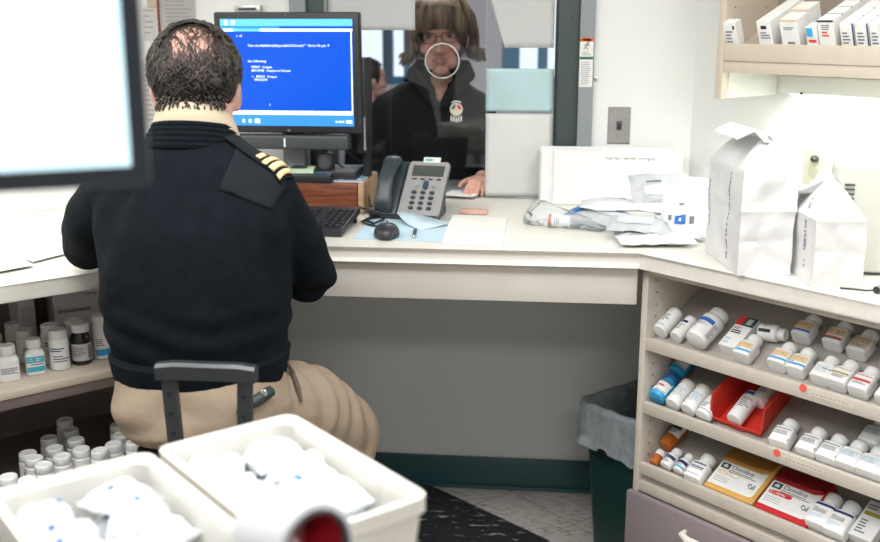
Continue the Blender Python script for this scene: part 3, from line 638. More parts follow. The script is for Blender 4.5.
# ------------------------------------------------------------------ things on the back wall
def onwall(px_, py_, y=-.001): return ony(px_, py_, y)
p = onwall(619, 125.5)
sw = thing('light_switch', 'brushed steel light switch plate on the white wall right of the window', 'switch', loc=(p.x, -.0005, p.z))
mb = MB(); mb.loft([[V((sx*.0355*k, -y, sz*.0585*k)) for sx, sz in ((-1, -1), (1, -1), (1, 1), (-1, 1))] for k, y in ((1, 0), (1, .002), (.93, .006))]); mb.build('plate', STEEL, sw)
MB().bx(-.008, .008, -.0075, -.005, -.014, .014).build('toggle_slot', DKGREY, sw)
MB().poly([V(v) for v in ((-.005, -.007, -.011), (.005, -.007, -.011), (.005, -.007, .010), (-.005, -.007, .010), (-.004, -.019, .006), (.004, -.019, .006), (.004, -.017, .013), (-.004, -.017, .013))], [(0, 1, 5, 4), (1, 2, 6, 5), (2, 3, 7, 6), (3, 0, 4, 7), (4, 5, 6, 7), (3, 2, 1, 0)]).build('toggle', mat('brown toggle', (.06, .045, .035), .4), sw)
for s in (-1, 1): MB().lathe([(.0035, 0), (.003, .0015)], 10, TR(0, -.006, s*.030) @ rotm(rx=pi/2)).build('screw', CHROME, sw)
q = onplM(MD, 815.5, 165, (0, 1, 0), .4931*1.4142-.0); 
q = onplM(MD, 815.5, 165, (0, 1, 0), .698)
ou = thing('wall_outlet', 'ivory wall outlet behind the white paper bags', 'outlet', M=MD @ TR(q.x, .6985, q.z))
IV = mat('ivory plastic', (.50, .48, .38), .4)
MB().loft([[V((sx*.037*k, -y, sz*.059*k)) for sx, sz in ((-1, -1), (1, -1), (1, 1), (-1, 1))] for k, y in ((1, 0), (1, .003), (.94, .006))]).build('plate', IV, ou)
for s in (-1, 1):
    MB().sq([(.017, .0145, 0), (.017, .0145, .0025)], 3, 1, 24, TR(0, -.006, s*.020) @ rotm(rx=pi/2)).build('socket', mat('ivory socket', (.42, .40, .32), .45), ou)
MB().lathe([(.010, 0), (.010, .012), (.005, .02)], 12, TR(.004, -.008, .019) @ rotm(rx=pi/2)).build('plug', BLKPL, ou)
# label on the right window jamb
p0, p1 = onwall(580.3, 37.5, -.0205), onwall(592, 87, -.0205)
st = thing('warning_sticker', 'narrow white label with orange head and green band on the right window jamb', 'sticker', loc=((p0.x+p1.x)/2, -.0203, p1.z))
w, hh = (p1.x-p0.x), (p0.z-p1.z)
mb = MB().bx(-w/2, w/2, -.0006, 0, 0, hh)
def r_(mi, x0, x1, z0, z1): mb.mi = mi; mb.bx(-w/2+w*x0, -w/2+w*x1, -.0009, -.0005, hh*z0, hh*z1)
r_(1, 0, 1, .915, 1); r_(4, .15, .85, .935, .975); r_(2, 0, 1, .56, .615); r_(4, .12, .8, .575, .6)
for k in range(3): r_(3, .15, .85-.1*k, .645+.03*k, .655+.03*k)
for k in range(12): r_(3, .12, .62+.26*random.random(), .05+.04*k, .062+.04*k)
mb.mi = 5; cz = hh*.82
mb.lathe([(.0035, 0), (.0035, .0004)], 12, TR(.004, -.0006, cz+.010) @ rotm(rx=pi/2))
for a, b_ in (((.002, cz+.006), (-.004, cz-.002)), ((-.004, cz-.002), (-.009, cz-.008)), ((-.003, cz-.001), (.004, cz-.009)), ((.001, cz+.004), (.009, cz+.001)), ((.0, cz+.005), (-.008, cz+.005))):
    mb.tube([(a[0], -.0006, a[1]), (b_[0], -.0006, b_[1])], .0013, 6)
mb.build('printed_face', [mat('white sticker', (.72, .72, .69), .5), mat('orange red ink', (.62, .14, .05), .5), mat('green ink', (.03, .25, .18), .5), INK, WHITE, BLACKINK], st)
# sheets taped to the window
def sheet(name, label, x0, x1, z0, z1, m, y, bulge=0., cat='paper', curl=None, group=None):
    nx, nz = 14, 14; vs = []; mb = MB()
    for j in range(nz+1):
        for i in range(nx+1):
            u, v = i/nx, j/nz; x = x0+(x1-x0)*u; z = z0+(z1-z0)*v; yy = y-bulge*sin(pi*u)*sin(pi*v)-.0006*noise.noise(V((x*9, z*9, y*50)))
            if curl: dx, dy, dz = curl(u, v); x += dx; yy += dy; z += dz
            vs.append(V((x, yy, z)))
    fs = [(j*(nx+1)+i, j*(nx+1)+i+1, (j+1)*(nx+1)+i+1, (j+1)*(nx+1)+i) for j in range(nz) for i in range(nx)]
    mb.poly(vs, fs); o = mb.build(name, m, None, sharp=60)
    sd = o.modifiers.new('t', 'SOLIDIFY'); sd.thickness = .0006
    return tag(o, label, cat, group)
WPAP = mat('taped white paper', (.62, .63, .61), .6, var=.02)
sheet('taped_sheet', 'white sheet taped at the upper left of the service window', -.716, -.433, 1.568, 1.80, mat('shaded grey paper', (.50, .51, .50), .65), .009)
def cur(u, v):
    k = max(0, 1-u/.30)*(1-v)
    return (.10*max(0, (1-v))*(1-u)**2*.9, -.012*k, .0)
sheet('taped_sheet', 'white sheet with curling left edge hanging at the upper right of the service window', -.235, .010, 1.514, 1.80, MATS['shaded grey paper'], .006, 0, curl=cur)
sheet('plastic_sheet', 'pale teal glossy sheet taped in the middle right of the service window', -.204, .0125, 1.313, 1.449, mat('pale teal plastic sheet', (.42, .58, .60), .18, var=.06, vscale=8), .008, .004, 'sheet')
sheet('taped_sheet', 'plain white sheet taped at the lower right of the service window above the worktop', -.2035, .0125, HC+.004, 1.306, WPAP, .007, .003)
for (x, z) in ((.004, 1.53), (.004, 1.62), (.006, 1.285), (.006, 1.06)):
    pass
# speaking hole ring and round sticker on the glass
rg = MB(TR(-.346, .0115, 1.472) @ rotm(rx=pi/2)); k = 48
rg.tube([(.0545*cos(2*pi*j/k), .0545*sin(2*pi*j/k), 0) for j in range(k+1)], .0015, 8, cap=False)
tag(rg.build('speaking_ring', mat('white acrylic ring', (.75, .76, .76), .3)), 'thin white speaking ring on the window glass in front of the woman', 'ring')
em = thing('window_sticker', 'small round four colour emblem sticker with hanging feathers on the window glass', 'sticker', loc=(-.300, .0118, 1.318))
mb = MB(rotm(rx=pi/2)); mb.lathe([(.021, 0), (.021, .0006)], 28)
for q_, mi in enumerate((1, 4, 5, 5)):
    mb.mi = mi
    a0 = q_*pi/2; mb.prism([(0, 0)]+[(.0165*cos(a0+pi/2*j/8), .0165*sin(a0+pi/2*j/8)) for j in range(9)], .0006, .0009)
mb.mi = 5; mb.bx(-.003, .003, -.016, .016, .0009, .0012).ell((0, 0, .0009), (.006, .008, .0006))
mb.mi = 0; mb.tube([(.026*cos(a), .026*sin(a), .0006) for a in [pi*.30+pi*.4*j/10 for j in range(11)]], .0022, 6)
ES = [mat('white sticker vinyl', (.58, .58, .55), .5), REDINK, mat('yellow ink', (.70, .55, .10), .5), BLACKINK, mat('green olive ink', (.06, .12, .05), .5), mat('pale tan ink', (.60, .54, .42), .5)]
mb.build('emblem', ES, em)
for k in range(5):
    x = -.016+.008*k; z0 = -.019-.004*(1-abs(k-2)/2)
    MB().loft([[V((x+w_*cos(t), -.0004+.0004*sin(t)*1, z0-d)) for t in [2*pi*j/8 for j in range(8)]] for d, w_ in ((0, .0012), (.006, .0026), (.014, .003), (.021, .0006))]).build('feather', ES[0], em)
# ------------------------------------------------------------------ papers pinned on the left diagonal wall
WLn = V((-r2, r2, 0)); 
def lw(px_, py_, off=-.002): return plane(px_, py_, WLn, 1.15*r2+off)
def pinned(label, a, b_, m, off, lines_=0, extra=()):
    A, B = lw(*a, off), lw(*b_, off)
    M = Matrix(((r2, -r2, 0, A.x), (r2, r2, 0, A.y), (0, 0, 1, B.z), (0, 0, 0, 1)))
    w = (B-A).xy.length; hh = A.z-B.z
    mb = MB(M).bx(0, w, -.0004, .0004, 0, hh); mb.mi = 1
    for k in range(lines_):
        z = hh*(.93-.86*k/max(1, lines_)); mb.bx(w*.1, w*(.45+.45*random.random()), -.0007, -.0003, z-.003, z+.001)
    return tag(mb.build('pinned_note', [m, mat('faded print', (.32, .32, .32), .6)]), label, 'paper', 'papers pinned on the left wall')
pinned('grey printed notice pinned on the wall above the man, beside the monitor', (160, -14), (196, 27), mat('grey paper', (.46, .45, .43), .6), -.004, 9)
pinned('beige notice strip pinned left of the grey notice', (146, -14), (160, 7), mat('beige paper', (.55, .46, .36), .6), -.0028)
pinned('pale printed sheet pinned low on the wall left of the man', (140, 60), (168, 128), mat('pale paper', (.60, .58, .55), .6), -.0036, 12)
pinned('white printed note pinned on the wall left of the man head', (142, 8), (157, 40), MATS['pale paper'], -.0032, 5)
A = lw(158, -10, -.006); B = lw(159, 33, -.006)
tag(MB(TR((A+B)/2) @ rotm(rz=pi/4)).box((0, 0, 0), (.006, .006, (A-B).z)).build('wall_strip', mat('reddish brown strip', (.22, .06, .04), .5)), 'thin reddish vertical strip between the pinned notices', 'strip')
p = onwall(248.5, 9, -.02)
t = thing('wall_box', 'small grey metal box on the wall just above the monitor', 'box', loc=(p.x, 0, p.z))
MB().bx(-.042, .042, -.035, -.0005, -.03, .012, bev=.003).build('box_body', STEEL, t); MB().bx(-.03, .03, -.037, -.034, -.004, .004, bev=.001).build('face_slot', DKGREY, t)
# ------------------------------------------------------------------ trash bin
ax = MD.to_3x3() @ V((1, 0, 0)); ay = MD.to_3x3() @ V((0, 1, 0))
cA = V((.112, -.415, 0)); cen = cA+ax*.13+ay*.175
tb = thing('trash_bin', 'dark green plastic waste bin with a clear liner beside the right cabinet', 'bin', M=TR(cen) @ rotm(rz=-pi/4))
GRB = mat('dark green plastic', (.010, .045, .040), .4, bump=.05, bscale=80)
def rrect(hx, hy, rr, z, n=5):
    o_ = []
    for (sx, sy, a0) in ((1, 1, 0), (-1, 1, pi/2), (-1, -1, pi), (1, -1, 3*pi/2)):
        for k in range(n+1):
            a = a0+pi/2*k/n; o_.append(V((sx*(hx-rr)+rr*cos(a), sy*(hy-rr)+rr*sin(a), z)))
    return o_
MB().loft([rrect(.095, .135, .03, .001), rrect(.10, .14, .03, .02), rrect(.125, .172, .035, .475), rrect(.130, .177, .037, .478), rrect(.130, .177, .037, .488), rrect(.122, .168, .034, .488), rrect(.118, .164, .033, .46), rrect(.094, .13, .03, .02)]).build('bin_body', GRB, tb)
def rr2(hx, hy, z, s, amp=.012, zj=.004):
    c_ = rrect(hx, hy, .036, z, 6); per = []; L_ = [(c_[i], c_[(i+1) % len(c_)]) for i in range(len(c_))]; tot = sum((b-a).length for a, b in L_); n = 150; acc = 0; i = 0
    for k in range(n):
        d = tot*k/n
        while acc+(L_[i][1]-L_[i][0]).length < d: acc += (L_[i][1]-L_[i][0]).length; i += 1
        p = L_[i][0].lerp(L_[i][1], (d-acc)/(L_[i][1]-L_[i][0]).length); o_ = p.normalized(); o_.z = 0
        f = noise.noise(V((p.x*30, p.y*30, z*6+s*.3)))+.7*noise.noise(V((p.x*65+4, p.y*65, z*22+s)))
        per.append(p+o_*amp*f+V((0, 0, zj*noise.noise(V((p.x*24, p.y*24, s*2.3))))))
    return per
lin = MB().loft([rr2(.142, .190, .362, 1, .010, .016), rr2(.143, .191, .368, 1, .010, .016), rr2(.139, .188, .376, 1.2, .014, .012), rr2(.138, .187, .39, 1.5, .016, .010), rr2(.138, .186, .415, 2, .016), rr2(.137, .185, .44, 2.5, .014), rr2(.137, .185, .465, 3, .012), rr2(.140, .188, .482, 3.2, .009), rr2(.137, .184, .496, 3.6, .006), rr2(.124, .171, .497, 4, .006, .006), rr2(.112, .158, .47, 5, .014), rr2(.108, .154, .42, 6, .018), rr2(.104, .148, .36, 7, .02), rr2(.09, .13, .2, 8, .012), rr2(.03, .04, .19, 8, .002)], cap=False)
lin.build('liner_bag', glassmat('translucent liner film', 1.4, (.96, .98, .99), .40, 14.), tb, sharp=0)
_p = onplM(TR(cen) @ rotm(rz=-pi/4), 603, 452, (0, 1, 0), -.1985); MB().ell((_p.x, -.2035, _p.z), (.019, .0015, .010), None, 20, 8).build('handle_hole', BLKGL, tb)
# floor mat
fm = MB(); P_ = [onz(x, y, .012) for x, y in ((405, 476), (427, 481), (548, 545))]
fm.prism([(-.44, -.035), (-.405, -.028), (-.35, -.06), (.03, -.385), (.14, -.55), (-.30, -1.35), (-1.6, -1.9), (-1.7, -1.3), (-1.0, -.52), (-.60, -.13)], .0005, .012)
MATM = mat('black speckled rubber mat', (.012, .013, .018), .45)
nt = MATM.node_tree; N = nt.nodes; L = nt.links
tc = N.new('ShaderNodeTexCoord'); mp = N.new('ShaderNodeMapping'); mp.inputs['Scale'].default_value = (1, 4, 1); mp.inputs['Rotation'].default_value = (0, 0, R(-15)); L.new(tc.outputs['Object'], mp.inputs[0])
nz = N.new('ShaderNodeTexNoise'); nz.inputs['Scale'].default_value = 17; nz.inputs['Detail'].default_value = 2.5; nz.inputs['Distortion'].default_value = .4; L.new(mp.outputs[0], nz.inputs['Vector'])
rp = N.new('ShaderNodeValToRGB'); rp.color_ramp.elements[0].position = .62; rp.color_ramp.elements[0].color = (.012, .013, .018, 1); rp.color_ramp.elements[1].position = .68; rp.color_ramp.elements[1].color = (.30, .32, .34, 1)
L.new(nz.outputs['Fac'], rp.inputs['Fac']); L.new(rp.outputs['Color'], N['Principled BSDF'].inputs['Base Color'])
tag(fm.build('floor_mat', MATM), 'black rubber floor mat flecked with white on the tile floor by the stool', 'mat')
# ------------------------------------------------------------------ main monitor, riser and desk electronics
W0, W1_ = ony(213, 12, -.30), ony(361, 134, -.30)
mw, mh = W1_.x-W0.x, W0.z-W1_.z
mx, mz = (W0.x+W1_.x)/2, W1_.z
TOPB = 1.125                                                         # top of the wooden riser
mon = thing('computer_monitor', 'black desktop monitor showing white text on a blue screen in front of the seated man', 'monitor', loc=(mx, -.30, HC))
dz = mz-HC
MB().bx(-mw/2, mw/2, .0, .045, dz, dz+mh, bev=.006, seg=3).build('bezel', BLKPL, mon)
sx0, sx1, sz0, sz1 = -mw/2+.020, mw/2-.020, dz+.022, dz+mh-.020
def smat(name, c, e): return mat(name, c, .3, emis=e)
SB = smat('lit blue screen', (.0, .055, .42), 1.05); SC = smat('lit cyan bar', (.10, .42, .80), 1.0); SW = smat('lit white text', (.75, .85, 1.), 1.2); SG = smat('lit pale bar', (.62, .74, .86), 1.); SD = smat('lit taskbar blue', (.03, .20, .58), 1.)
mb = MB().bx(sx0, sx1, -.0012, .002, sz0, sz1)
sw_, sh_ = sx1-sx0, sz1-sz0
def sr(mi, u0, u1, v0, v1, o=.0016): mb.mi = mi; mb.bx(sx0+sw_*u0, sx0+sw_*u1, -o, -.001, sz0+sh_*v0, sz0+sh_*v1)
sr(1, 0, 1, .935, 1); sr(4, 0, .45, .912, .935); sr(3, 0, 1, .885, .912); sr(1, .1, .3, .885, .912, .0018); sr(3, .985, .995, .11, .885)
sr(3, 0, .985, .105, .145); sr(4, 0, 1, 0, .105); sr(1, 0, .02, .0, .105)
for u in (.03, .085): sr(2, u, u+.028, .945, .985, .0019)
for u in (.14, .19): sr(2, u, u+.018, .028, .062, .0019)
sr(2, .235, .275, .025, .065, .0019)
for k in range(4): sr(2, .86+.018*k, .870+.018*k, .035, .052, .0019)
sr(2, .94, .985, .028, .058, .0019)
mb.mi = 2
def stx(s, u, v, sz): mb.text(s, sz, TR(sx0+sw_*u, -.0017, sz0+sh_*v) @ rotm(rx=pi/2))
stx("Text shockipReferal(RepordReCl/DSositr)''''  Marks Fill pak  F", .205, .745, .0098)
stx("s  of", .12, .835, .0098); stx("the following:", .20, .60, .0105)
stx("PRINT  Output", .225, .545, .0100); stx("BROWSE  Output on Screen", .225, .512, .0100)
stx("=   PRINT  Output", .225, .455, .0100); stx("PREVIEW", .245, .425, .0100); stx("l", .355, .185, .012)
mb.build('screen', [SB, SC, SW, SG, SD], mon)
MB().text('hp', .010, TR(.0, -.0004, dz+.006) @ rotm(rx=pi/2), .0003, 'CENTER').build('maker_mark', mat('silver print', (.4, .4, .4), .4), mon)
MB().lathe([(.002, 0), (.002, .001)], 10, TR(.0, .0, dz+mh-.010) @ rotm(rx=pi/2)).build('camera_dot', CHROME, mon)
MB().bx(-.035, .035, .045, .075, TOPB-HC+.02, dz+.20, bev=.006).build('stand_neck', mat('grey metal neck', (.18, .19, .2), .4, .4), mon)
MB().bx(-.05, .20, .0, .14, TOPB-HC+.0008, TOPB-HC+.030, bev=.004).build('stand_base', BLKPL, mon)
sp = thing('sound_bar', 'black speaker bar hung under the monitor bezel', 'speaker', loc=(mx-.02, -.30, mz-.048))
MB().bx(-.19, .20, -.012, .05, 0, .042, bev=.006, seg=3).build('bar_body', DKGREY, sp); MB().bx(.005, .009, -.0128, -.011, .008, .034).build('indicator_light', smat('pale lit indicator', (.6, .75, .9), .8), sp)
cl = thing('thin_client', 'slim black computer unit standing upright behind the right edge of the monitor', 'computer', loc=(W1_.x+.004, -.235, 0))
a = ony(363, 58, -.22).z; b_ = ony(363, 152, -.22).z
MB().bx(-.025, .003, -.02, .10, b_, a, bev=.003).build('unit_body', BLKPL, cl); MB().bx(-.003, .002, -.0215, -.019, b_+.01, b_+.11).build('front_strip', mat('pale grey strip', (.35, .36, .37), .4), cl)
MB().bx(-.012, .006, .01, .06, HC+.0965, b_+.001).build('unit_stand', BLKPL, cl)
# wooden riser
wx1, wy0 = -.552, -.335
ws = thing('wooden_riser', 'red brown wooden riser box with pale worn end holding up the monitor', 'riser', loc=(wx1, wy0, HC))
MB().bx(-.52, -.014, 0, .26, .0008, .094, bev=.004).build('riser_body', WOOD, ws); MB().bx(-.0139, .006, .001, .259, .0012, .0945, bev=.005).build('end_block', WOODEND, ws)
t = thing('glossy_booklet', 'pale blue glossy booklet lying on the wooden riser beside the dock', 'booklet', loc=(wx1-.045, wy0+.11, HC+.0947)); 
mb = MB().bx(-.045, .045, -.095, .12, 0, .004, bev=.001); mb.build('pages', PAPER, t)
c_ = MB().bx(-.046, .046, -.096, .121, .004, .0048); c_.mi = 1
for k in range(9): c_.ell((random.uniform(-.03, .03), random.uniform(-.08, .1), .0049), (random.uniform(.006, .014), random.uniform(.008, .02), .0004), rotm(rz=random.random()*3), 12, 6)
c_.build('cover', [mat('pale blue cover', (.36, .52, .68), .25), mat('whitish cover print', (.72, .78, .84), .3)], t)
p = onz(320, 192, 1.127); dk = thing('docking_station', 'low black docking unit with a painted blue highlight on the wooden riser', 'dock', loc=(-.735, wy0+.005, HC+.0948), rz=R(-2))
MB().bx(-.16, .088, -.008, .12, 0, .024, bev=.003).build('dock_body', BLKPL, dk); MB().bx(.03, .084, .012, .115, .0241, .0249).build('top_highlight', mat('painted blue highlight', (.05, .17, .38), .2), dk)  # blue highlight on the dock top, painted as a thin coloured slab
t = thing('sticky_pad', 'pale green pad of sticky notes on the black dock', 'notepad', loc=(-.745, wy0+.045, HC+.0948+.0246), rz=R(8))
MB().bx(-.055, .038, -.03, .045, 0, .012, bev=.0005, seg=1).build('sheet_block', mat('pale green paper', (.48, .64, .46), .6), t)
tw = MB().tube([(-.01+.022*cos(k*.6)+.006*sin(k*1.7), .005+.014*sin(k*.6), .0145+.002*sin(k)) for k in range(40)], .0022, 6, TR(t.location)); tag(tw.build('coiled_cable', BLKPL), 'short black coiled cable on the green sticky notes', 'cable')
# keyboard
kb = thing('keyboard', 'black keyboard on the worktop under the man right hand', 'keyboard', loc=(-.548, -.675, HC+.0008), rz=R(-4))
tl = rotm(rx=R(7)); kd = .215
MB(tl).bx(-.47, 0, 0, kd, 0, .020, bev=.004).build('case', BLKPL, kb)
MB().bx(-.46, -.44, kd*.93, kd*.96, 0, .033).build('foot', BLKPL, kb); MB().bx(-.03, -.01, kd*.93, kd*.96, 0, .033).build('foot', BLKPL, kb)
km = MB().loft([[V((sx*.0085*k, sy*.0085*k+.001*(1-k), z)) for sx, sy in ((-1, -1), (1, -1), (1, 1), (-1, 1))] for k, z in ((1, 0), (1, .003), (.78, .009), (.7, .0085))]).mesh('key', mat('black key plastic', (.022, .023, .026), .28))
kw = MB().loft([[V((sx*.0185*k, sy*.0085*k, z)) for sx, sy in ((-1, -1), (1, -1), (1, 1), (-1, 1))] for k, z in ((1, 0), (1, .003), (.86, .009), (.8, .0085))]).mesh('key', MATS['black key plastic'])
for r0 in range(6):
    for c0 in range(16):
        x = -.014-.0195*c0; 
        if c0 in (4, 8): continue
        y = .022+.0265*r0+(.006 if r0 == 5 else 0)
        M = tl @ TR(x, y, .0195); wide = r0 == 0 and c0 in (5,)
        o = link('key', kw if wide else km, kb); o.matrix_local = M
ms = thing('computer_mouse', 'black computer mouse on the blue paper in front of the desk phone', 'mouse', loc=(-.428, -.655, HC+.0028), rz=R(6))
mb = MB(); rings = []
for (z, k) in ((0, .93), (.006, 1), (.016, .97), (.026, .82), (.033, .58), (.036, .2)):
    rings.append([V((.035*k*cos(2*pi*j/28), .058*k*sin(2*pi*j/28)+(.004*(1-k)), z+(.004*sin(2*pi*j/28)*-.5 if z > .02 else 0))) for j in range(28)])
mb.loft(rings).build('shell', BLKPL, ms); MB().lathe([(.010, -.003), (.011, 0), (.010, .003)], 14, TR(0, .03, .027) @ rotm(ry=pi/2)).build('scroll_wheel', DKGREY, ms)
MB().bx(-.0006, .0006, .02, .055, .020, .0315).build('button_seam', BLKGL, ms)
cab_ = MB().tube([(-.428, -.595, HC+.012), (-.44, -.56, HC+.006), (-.50, -.52, HC+.006), (-.53, -.47, HC+.006), (-.50, -.40, HC+.006), (-.46, -.30, HC+.006), (-.50, -.18, HC+.006)], .003, 8); tag(cab_.build('mouse_cable', BLKPL), 'black mouse cable trailing behind the wooden riser', 'cable')
cab_ = MB().tube([(-.545, -.45, HC+.045), (-.49, -.42, HC+.02), (-.47, -.44, HC+.007), (-.49, -.50, HC+.006), (-.52, -.47, HC+.010), (-.50, -.40, HC+.013), (-.535, -.335, HC+.006), (-.50, -.25, HC+.006)], .0035, 8); tag(cab_.build('keyboard_cable', BLKPL), 'black keyboard cable bunched right of the keyboard', 'cable')
cab_ = MB().tube([(-.66, -.24, mz-.02), (-.60, -.22, 1.19), (-.566, -.20, 1.16), (-.552, -.22, 1.135), (-.548, -.25, 1.08), (-.54, -.26, HC+.012), (-.50, -.22, HC+.006), (-.45, -.13, HC+.006)], .0028, 8); tag(cab_.build('hanging_cable', BLKPL), 'thin black cable drooping from the monitor over the riser end', 'cable')
cab_ = MB().tube([(-.70, -.24, mz-.03), (-.66, -.21, 1.17), (-.61, -.20, 1.13+.012), (-.575, -.17, 1.15), (-.56, -.10, 1.10), (-.55, -.08, HC+.03), (-.52, -.06, HC+.006)], .0028, 8); tag(cab_.build('hanging_cable', BLKPL), 'second thin black cable looping behind the riser under the monitor', 'cable')
ad = thing('power_adapter', 'black cylindrical webcam standing behind the dock under the monitor', 'webcam', loc=(-.675, wy0+.075, HC+.0948+.0248))
ad['label'] = 'small black round speaker unit on the dock under the monitor'; ad['category'] = 'speaker'; ad.name = 'desk_speaker'
MB().lathe([(.024, 0), (.026, .01), (.026, .045), (.022, .055), (.005, .058)], 20).build('unit_body', BLKPL, ad); MB().lathe([(.018, 0), (.018, .002)], 16, TR(0, -.0255, .028) @ rotm(rx=pi/2)).build('grille', DKGREY, ad)
# blue paper, pen, notepad
def flat(name, label, pts, z, th, m, cat='paper', group=None, bend=0.):
    mb = MB().prism([(p.x, p.y) for p in pts], z, z+th)
    return tag(mb.build(name, m), label, cat, group)
flat('blue_paper', 'light blue paper sheet under the mouse on the worktop', [onz(x, y, HC) for x, y in ((352, 239), (443, 242.5), (452, 222), (372, 219))], HC+.0006, .0016, mat('light blue paper', (.46, .62, .70), .6))
def strip(pts, w, mat_, name, label, cat, th=.001):
    mb = MB(); vs = []
    for a_, b__ in pts: vs += [V(a_), V(b__)]
    mb.poly(vs, [(2*i, 2*i+2, 2*i+3, 2*i+1) for i in range(len(pts)-1)]); o = mb.build(name, mat_); sd = o.modifiers.new('t', 'SOLIDIFY'); sd.thickness = th; return tag(o, label, cat)
a_ = onz(402, 216, HC+.03); 
strip([((-.43, -.445, HC+.030), (-.405, -.43, HC+.034)), ((-.415, -.475, HC+.020), (-.37, -.45, HC+.026)), ((-.385, -.525, HC+.009), (-.315, -.46, HC+.016)), ((-.345, -.565, HC+.003), (-.275, -.49, HC+.008))], 0, mat('folded blue paper', (.52, .64, .72), .6), 'folded_slip', 'folded pale blue slip leaning against the front of the phone', 'paper')
pn = thing('pen', 'short black pen with a silver tip on the blue paper', 'pen', loc=(-.355, -.64, HC+.0072), rz=R(4))
MB(rotm(rx=pi/2)).lathe([(.0045, -.06), (.005, -.05), (.005, .01), (.004, .015)], 12).build('barrel', BLKPL, pn); MB(rotm(rx=pi/2)).lathe([(.004, .0151), (.0045, .02), (.0035, .032), (.0012, .042)], 12).build('tip', CHROME, pn)
n0 = [onz(x, y, HC+.006) for x, y in ((442, 242.5), (501.5, 245.5), (507.5, 218.5), (452.5, 215.5))]
npd = thing('spiral_notepad', 'white lined notepad with a spiral top edge on the worktop', 'notepad', loc=(0, 0, HC))
P2 = [(p.x, p.y) for p in n0]
MB().prism(P2, .0008, .010).build('page_block', mat('cream page', (.76, .755, .70), .65, var=.02), npd)
mb = MB(); A_, B_, C_, D_ = [V((p[0], p[1], .0102)) for p in P2]
for k in range(13):
    f = .08+.07*k; a_, b__ = A_.lerp(D_, f), B_.lerp(C_, f); dd = (b__-a_).normalized()
    mb.box((0, 0, 0), ((b__-a_).length*.96, .0009, .0003), TR((a_+b__)/2) @ rotm(rz=atan2(dd.y, dd.x)))
mb.build('ruled_lines', mat('ruled line ink', (.50, .54, .52), .6), npd)
sp_ = MB()
for k in range(20):
    c_ = D_.lerp(C_, (k+.5)/20); sp_.tube([c_+V((0, .004*cos(t_)-.003, .005*sin(t_)-.004)) for t_ in [2*pi*j/8 for j in range(9)]], .0008, 5)
sp_.build('spiral', CHROME, npd)
flat('paper_sheet', 'loose white sheet partly under the spiral notepad', [onz(x, y, HC) for x, y in ((470, 244), (506.5, 243), (512, 222), (495, 219))], HC+.0005, .0003, PAPER)
pe = onz(474, 214, HC)
t = thing('pink_eraser', 'pink eraser behind the spiral notepad', 'eraser', loc=(pe.x, pe.y, HC+.0006), rz=R(-3)); MB().bx(-.042, .042, -.014, .014, 0, .014, bev=.003).build('eraser_body', mat('pink rubber', (.62, .36, .30), .7), t); MB().bx(-.012, .012, -.0144, .0144, .001, .0143).build('sleeve', mat('pale pink sleeve', (.66, .43, .37), .6), t)
# ------------------------------------------------------------------ desk phone
PHG = mat('silver grey phone plastic', (.27, .265, .26), .38, var=.03); PHD = mat('dark slate phone plastic', (.028, .038, .044), .38, bump=.04, bscale=300)
ph = thing('desk_phone', 'dark grey office phone with silver keypad and handset on its cradle', 'phone', loc=(-.407, -.425, HC+.0008), rz=R(-10))
ph.scale = (.95, .95, .93)
tilt = R(50); TP = TR(0, 0, .012) @ rotm(rx=tilt)                    # tilted face: x right, y up the slope, z out
MB(TP).bx(-.105, .105, 0, .205, -.018, .0, bev=.006, seg=3).build('base_body', PHD, ph)
fp = MB(TP); fp.prism([(-.028, .004), (.098, .004), (.104, .012), (.106, .192), (.100, .2), (-.016, .2), (-.022, .19)], .0002, .010); fp.build('face_plate', PHG, ph)
MB(TP).bx(-.008, .094, .145, .185, .0102, .0112).build('display', mat('grey green display', (.055, .065, .06), .2), ph)
MB(TP).bx(-.006, .092, .1, .1015, .0102, .0108).build('face_line', PHG, ph)
for k in range(4): MB(TP).box((.004+.026*k, .134, .0112), (.014, .005, .003), None, .001).build('soft_key', BLKGL, ph)
MB(TP).sq([(.009, .017, .0101), (.009, .017, .013), (.007, .015, .015)], 2.6, 1, 20, TR(.044, .112, 0)).build('rocker_key', mat('dark blue rocker', (.02, .05, .09), .3), ph)
for x in (.018, .070): MB(TP).lathe([(.006, .0101), (.005, .013)], 12, TR(x, .107, 0)).build('round_key', CHROME, ph)
bk = MB().sq([(.0082, .0062, 0), (.0082, .0062, .003), (.006, .0045, .005)], 2.4, 1, 16).mesh('dial_key', PHD)
for i in range(3):
    for j in range(4):
        o = link('dial_key', bk, ph); o.matrix_local = TP @ TR(.012+.0285*i, .028+.019*j, .0101)
for j in range(3): MB(TP).lathe([(.005, .0001), (.004, .004)], 12, TR(-.034, .10+.014*j, 0)).build('side_key', DKGREY, ph)
cradle = MB(TP).bx(-.103, -.034, .004, .2, .0, .008, bev=.003).build('cradle', PHD, ph)
hs = MB(TP); hp = []
for k in range(13):
    f = k/12; y = .008+.188*f; z = .028+.030*sin(pi*f)*1.0; hp.append((y, z))
rings = []
for k, (y, z) in enumerate(hp):
    f = k/12; wx = .024+.008*abs(2*f-1)**3; tz = .012+.012*abs(2*f-1)**2.5
    if k in (0, 12): wx *= .8; tz *= .7
    rings.append([V((-.070+math.copysign(abs(cos(a))**.75, cos(a))*wx, y, z+math.copysign(abs(sin(a))**.75, sin(a))*tz)) for a in [2*pi*j/24 for j in range(24)]])
hs.loft(rings).build('handset', PHD, ph, sharp=60)
MB(TP).bx(.02, .075, .196, .216, .0104, .0112).build('number_label', mat('pale label slip', (.60, .66, .60), .6), ph)
MB(TP).bx(.026, .050, .202, .210, .0113, .0117).build('label_print', mat('label green print', (.10, .35, .30), .6), ph)
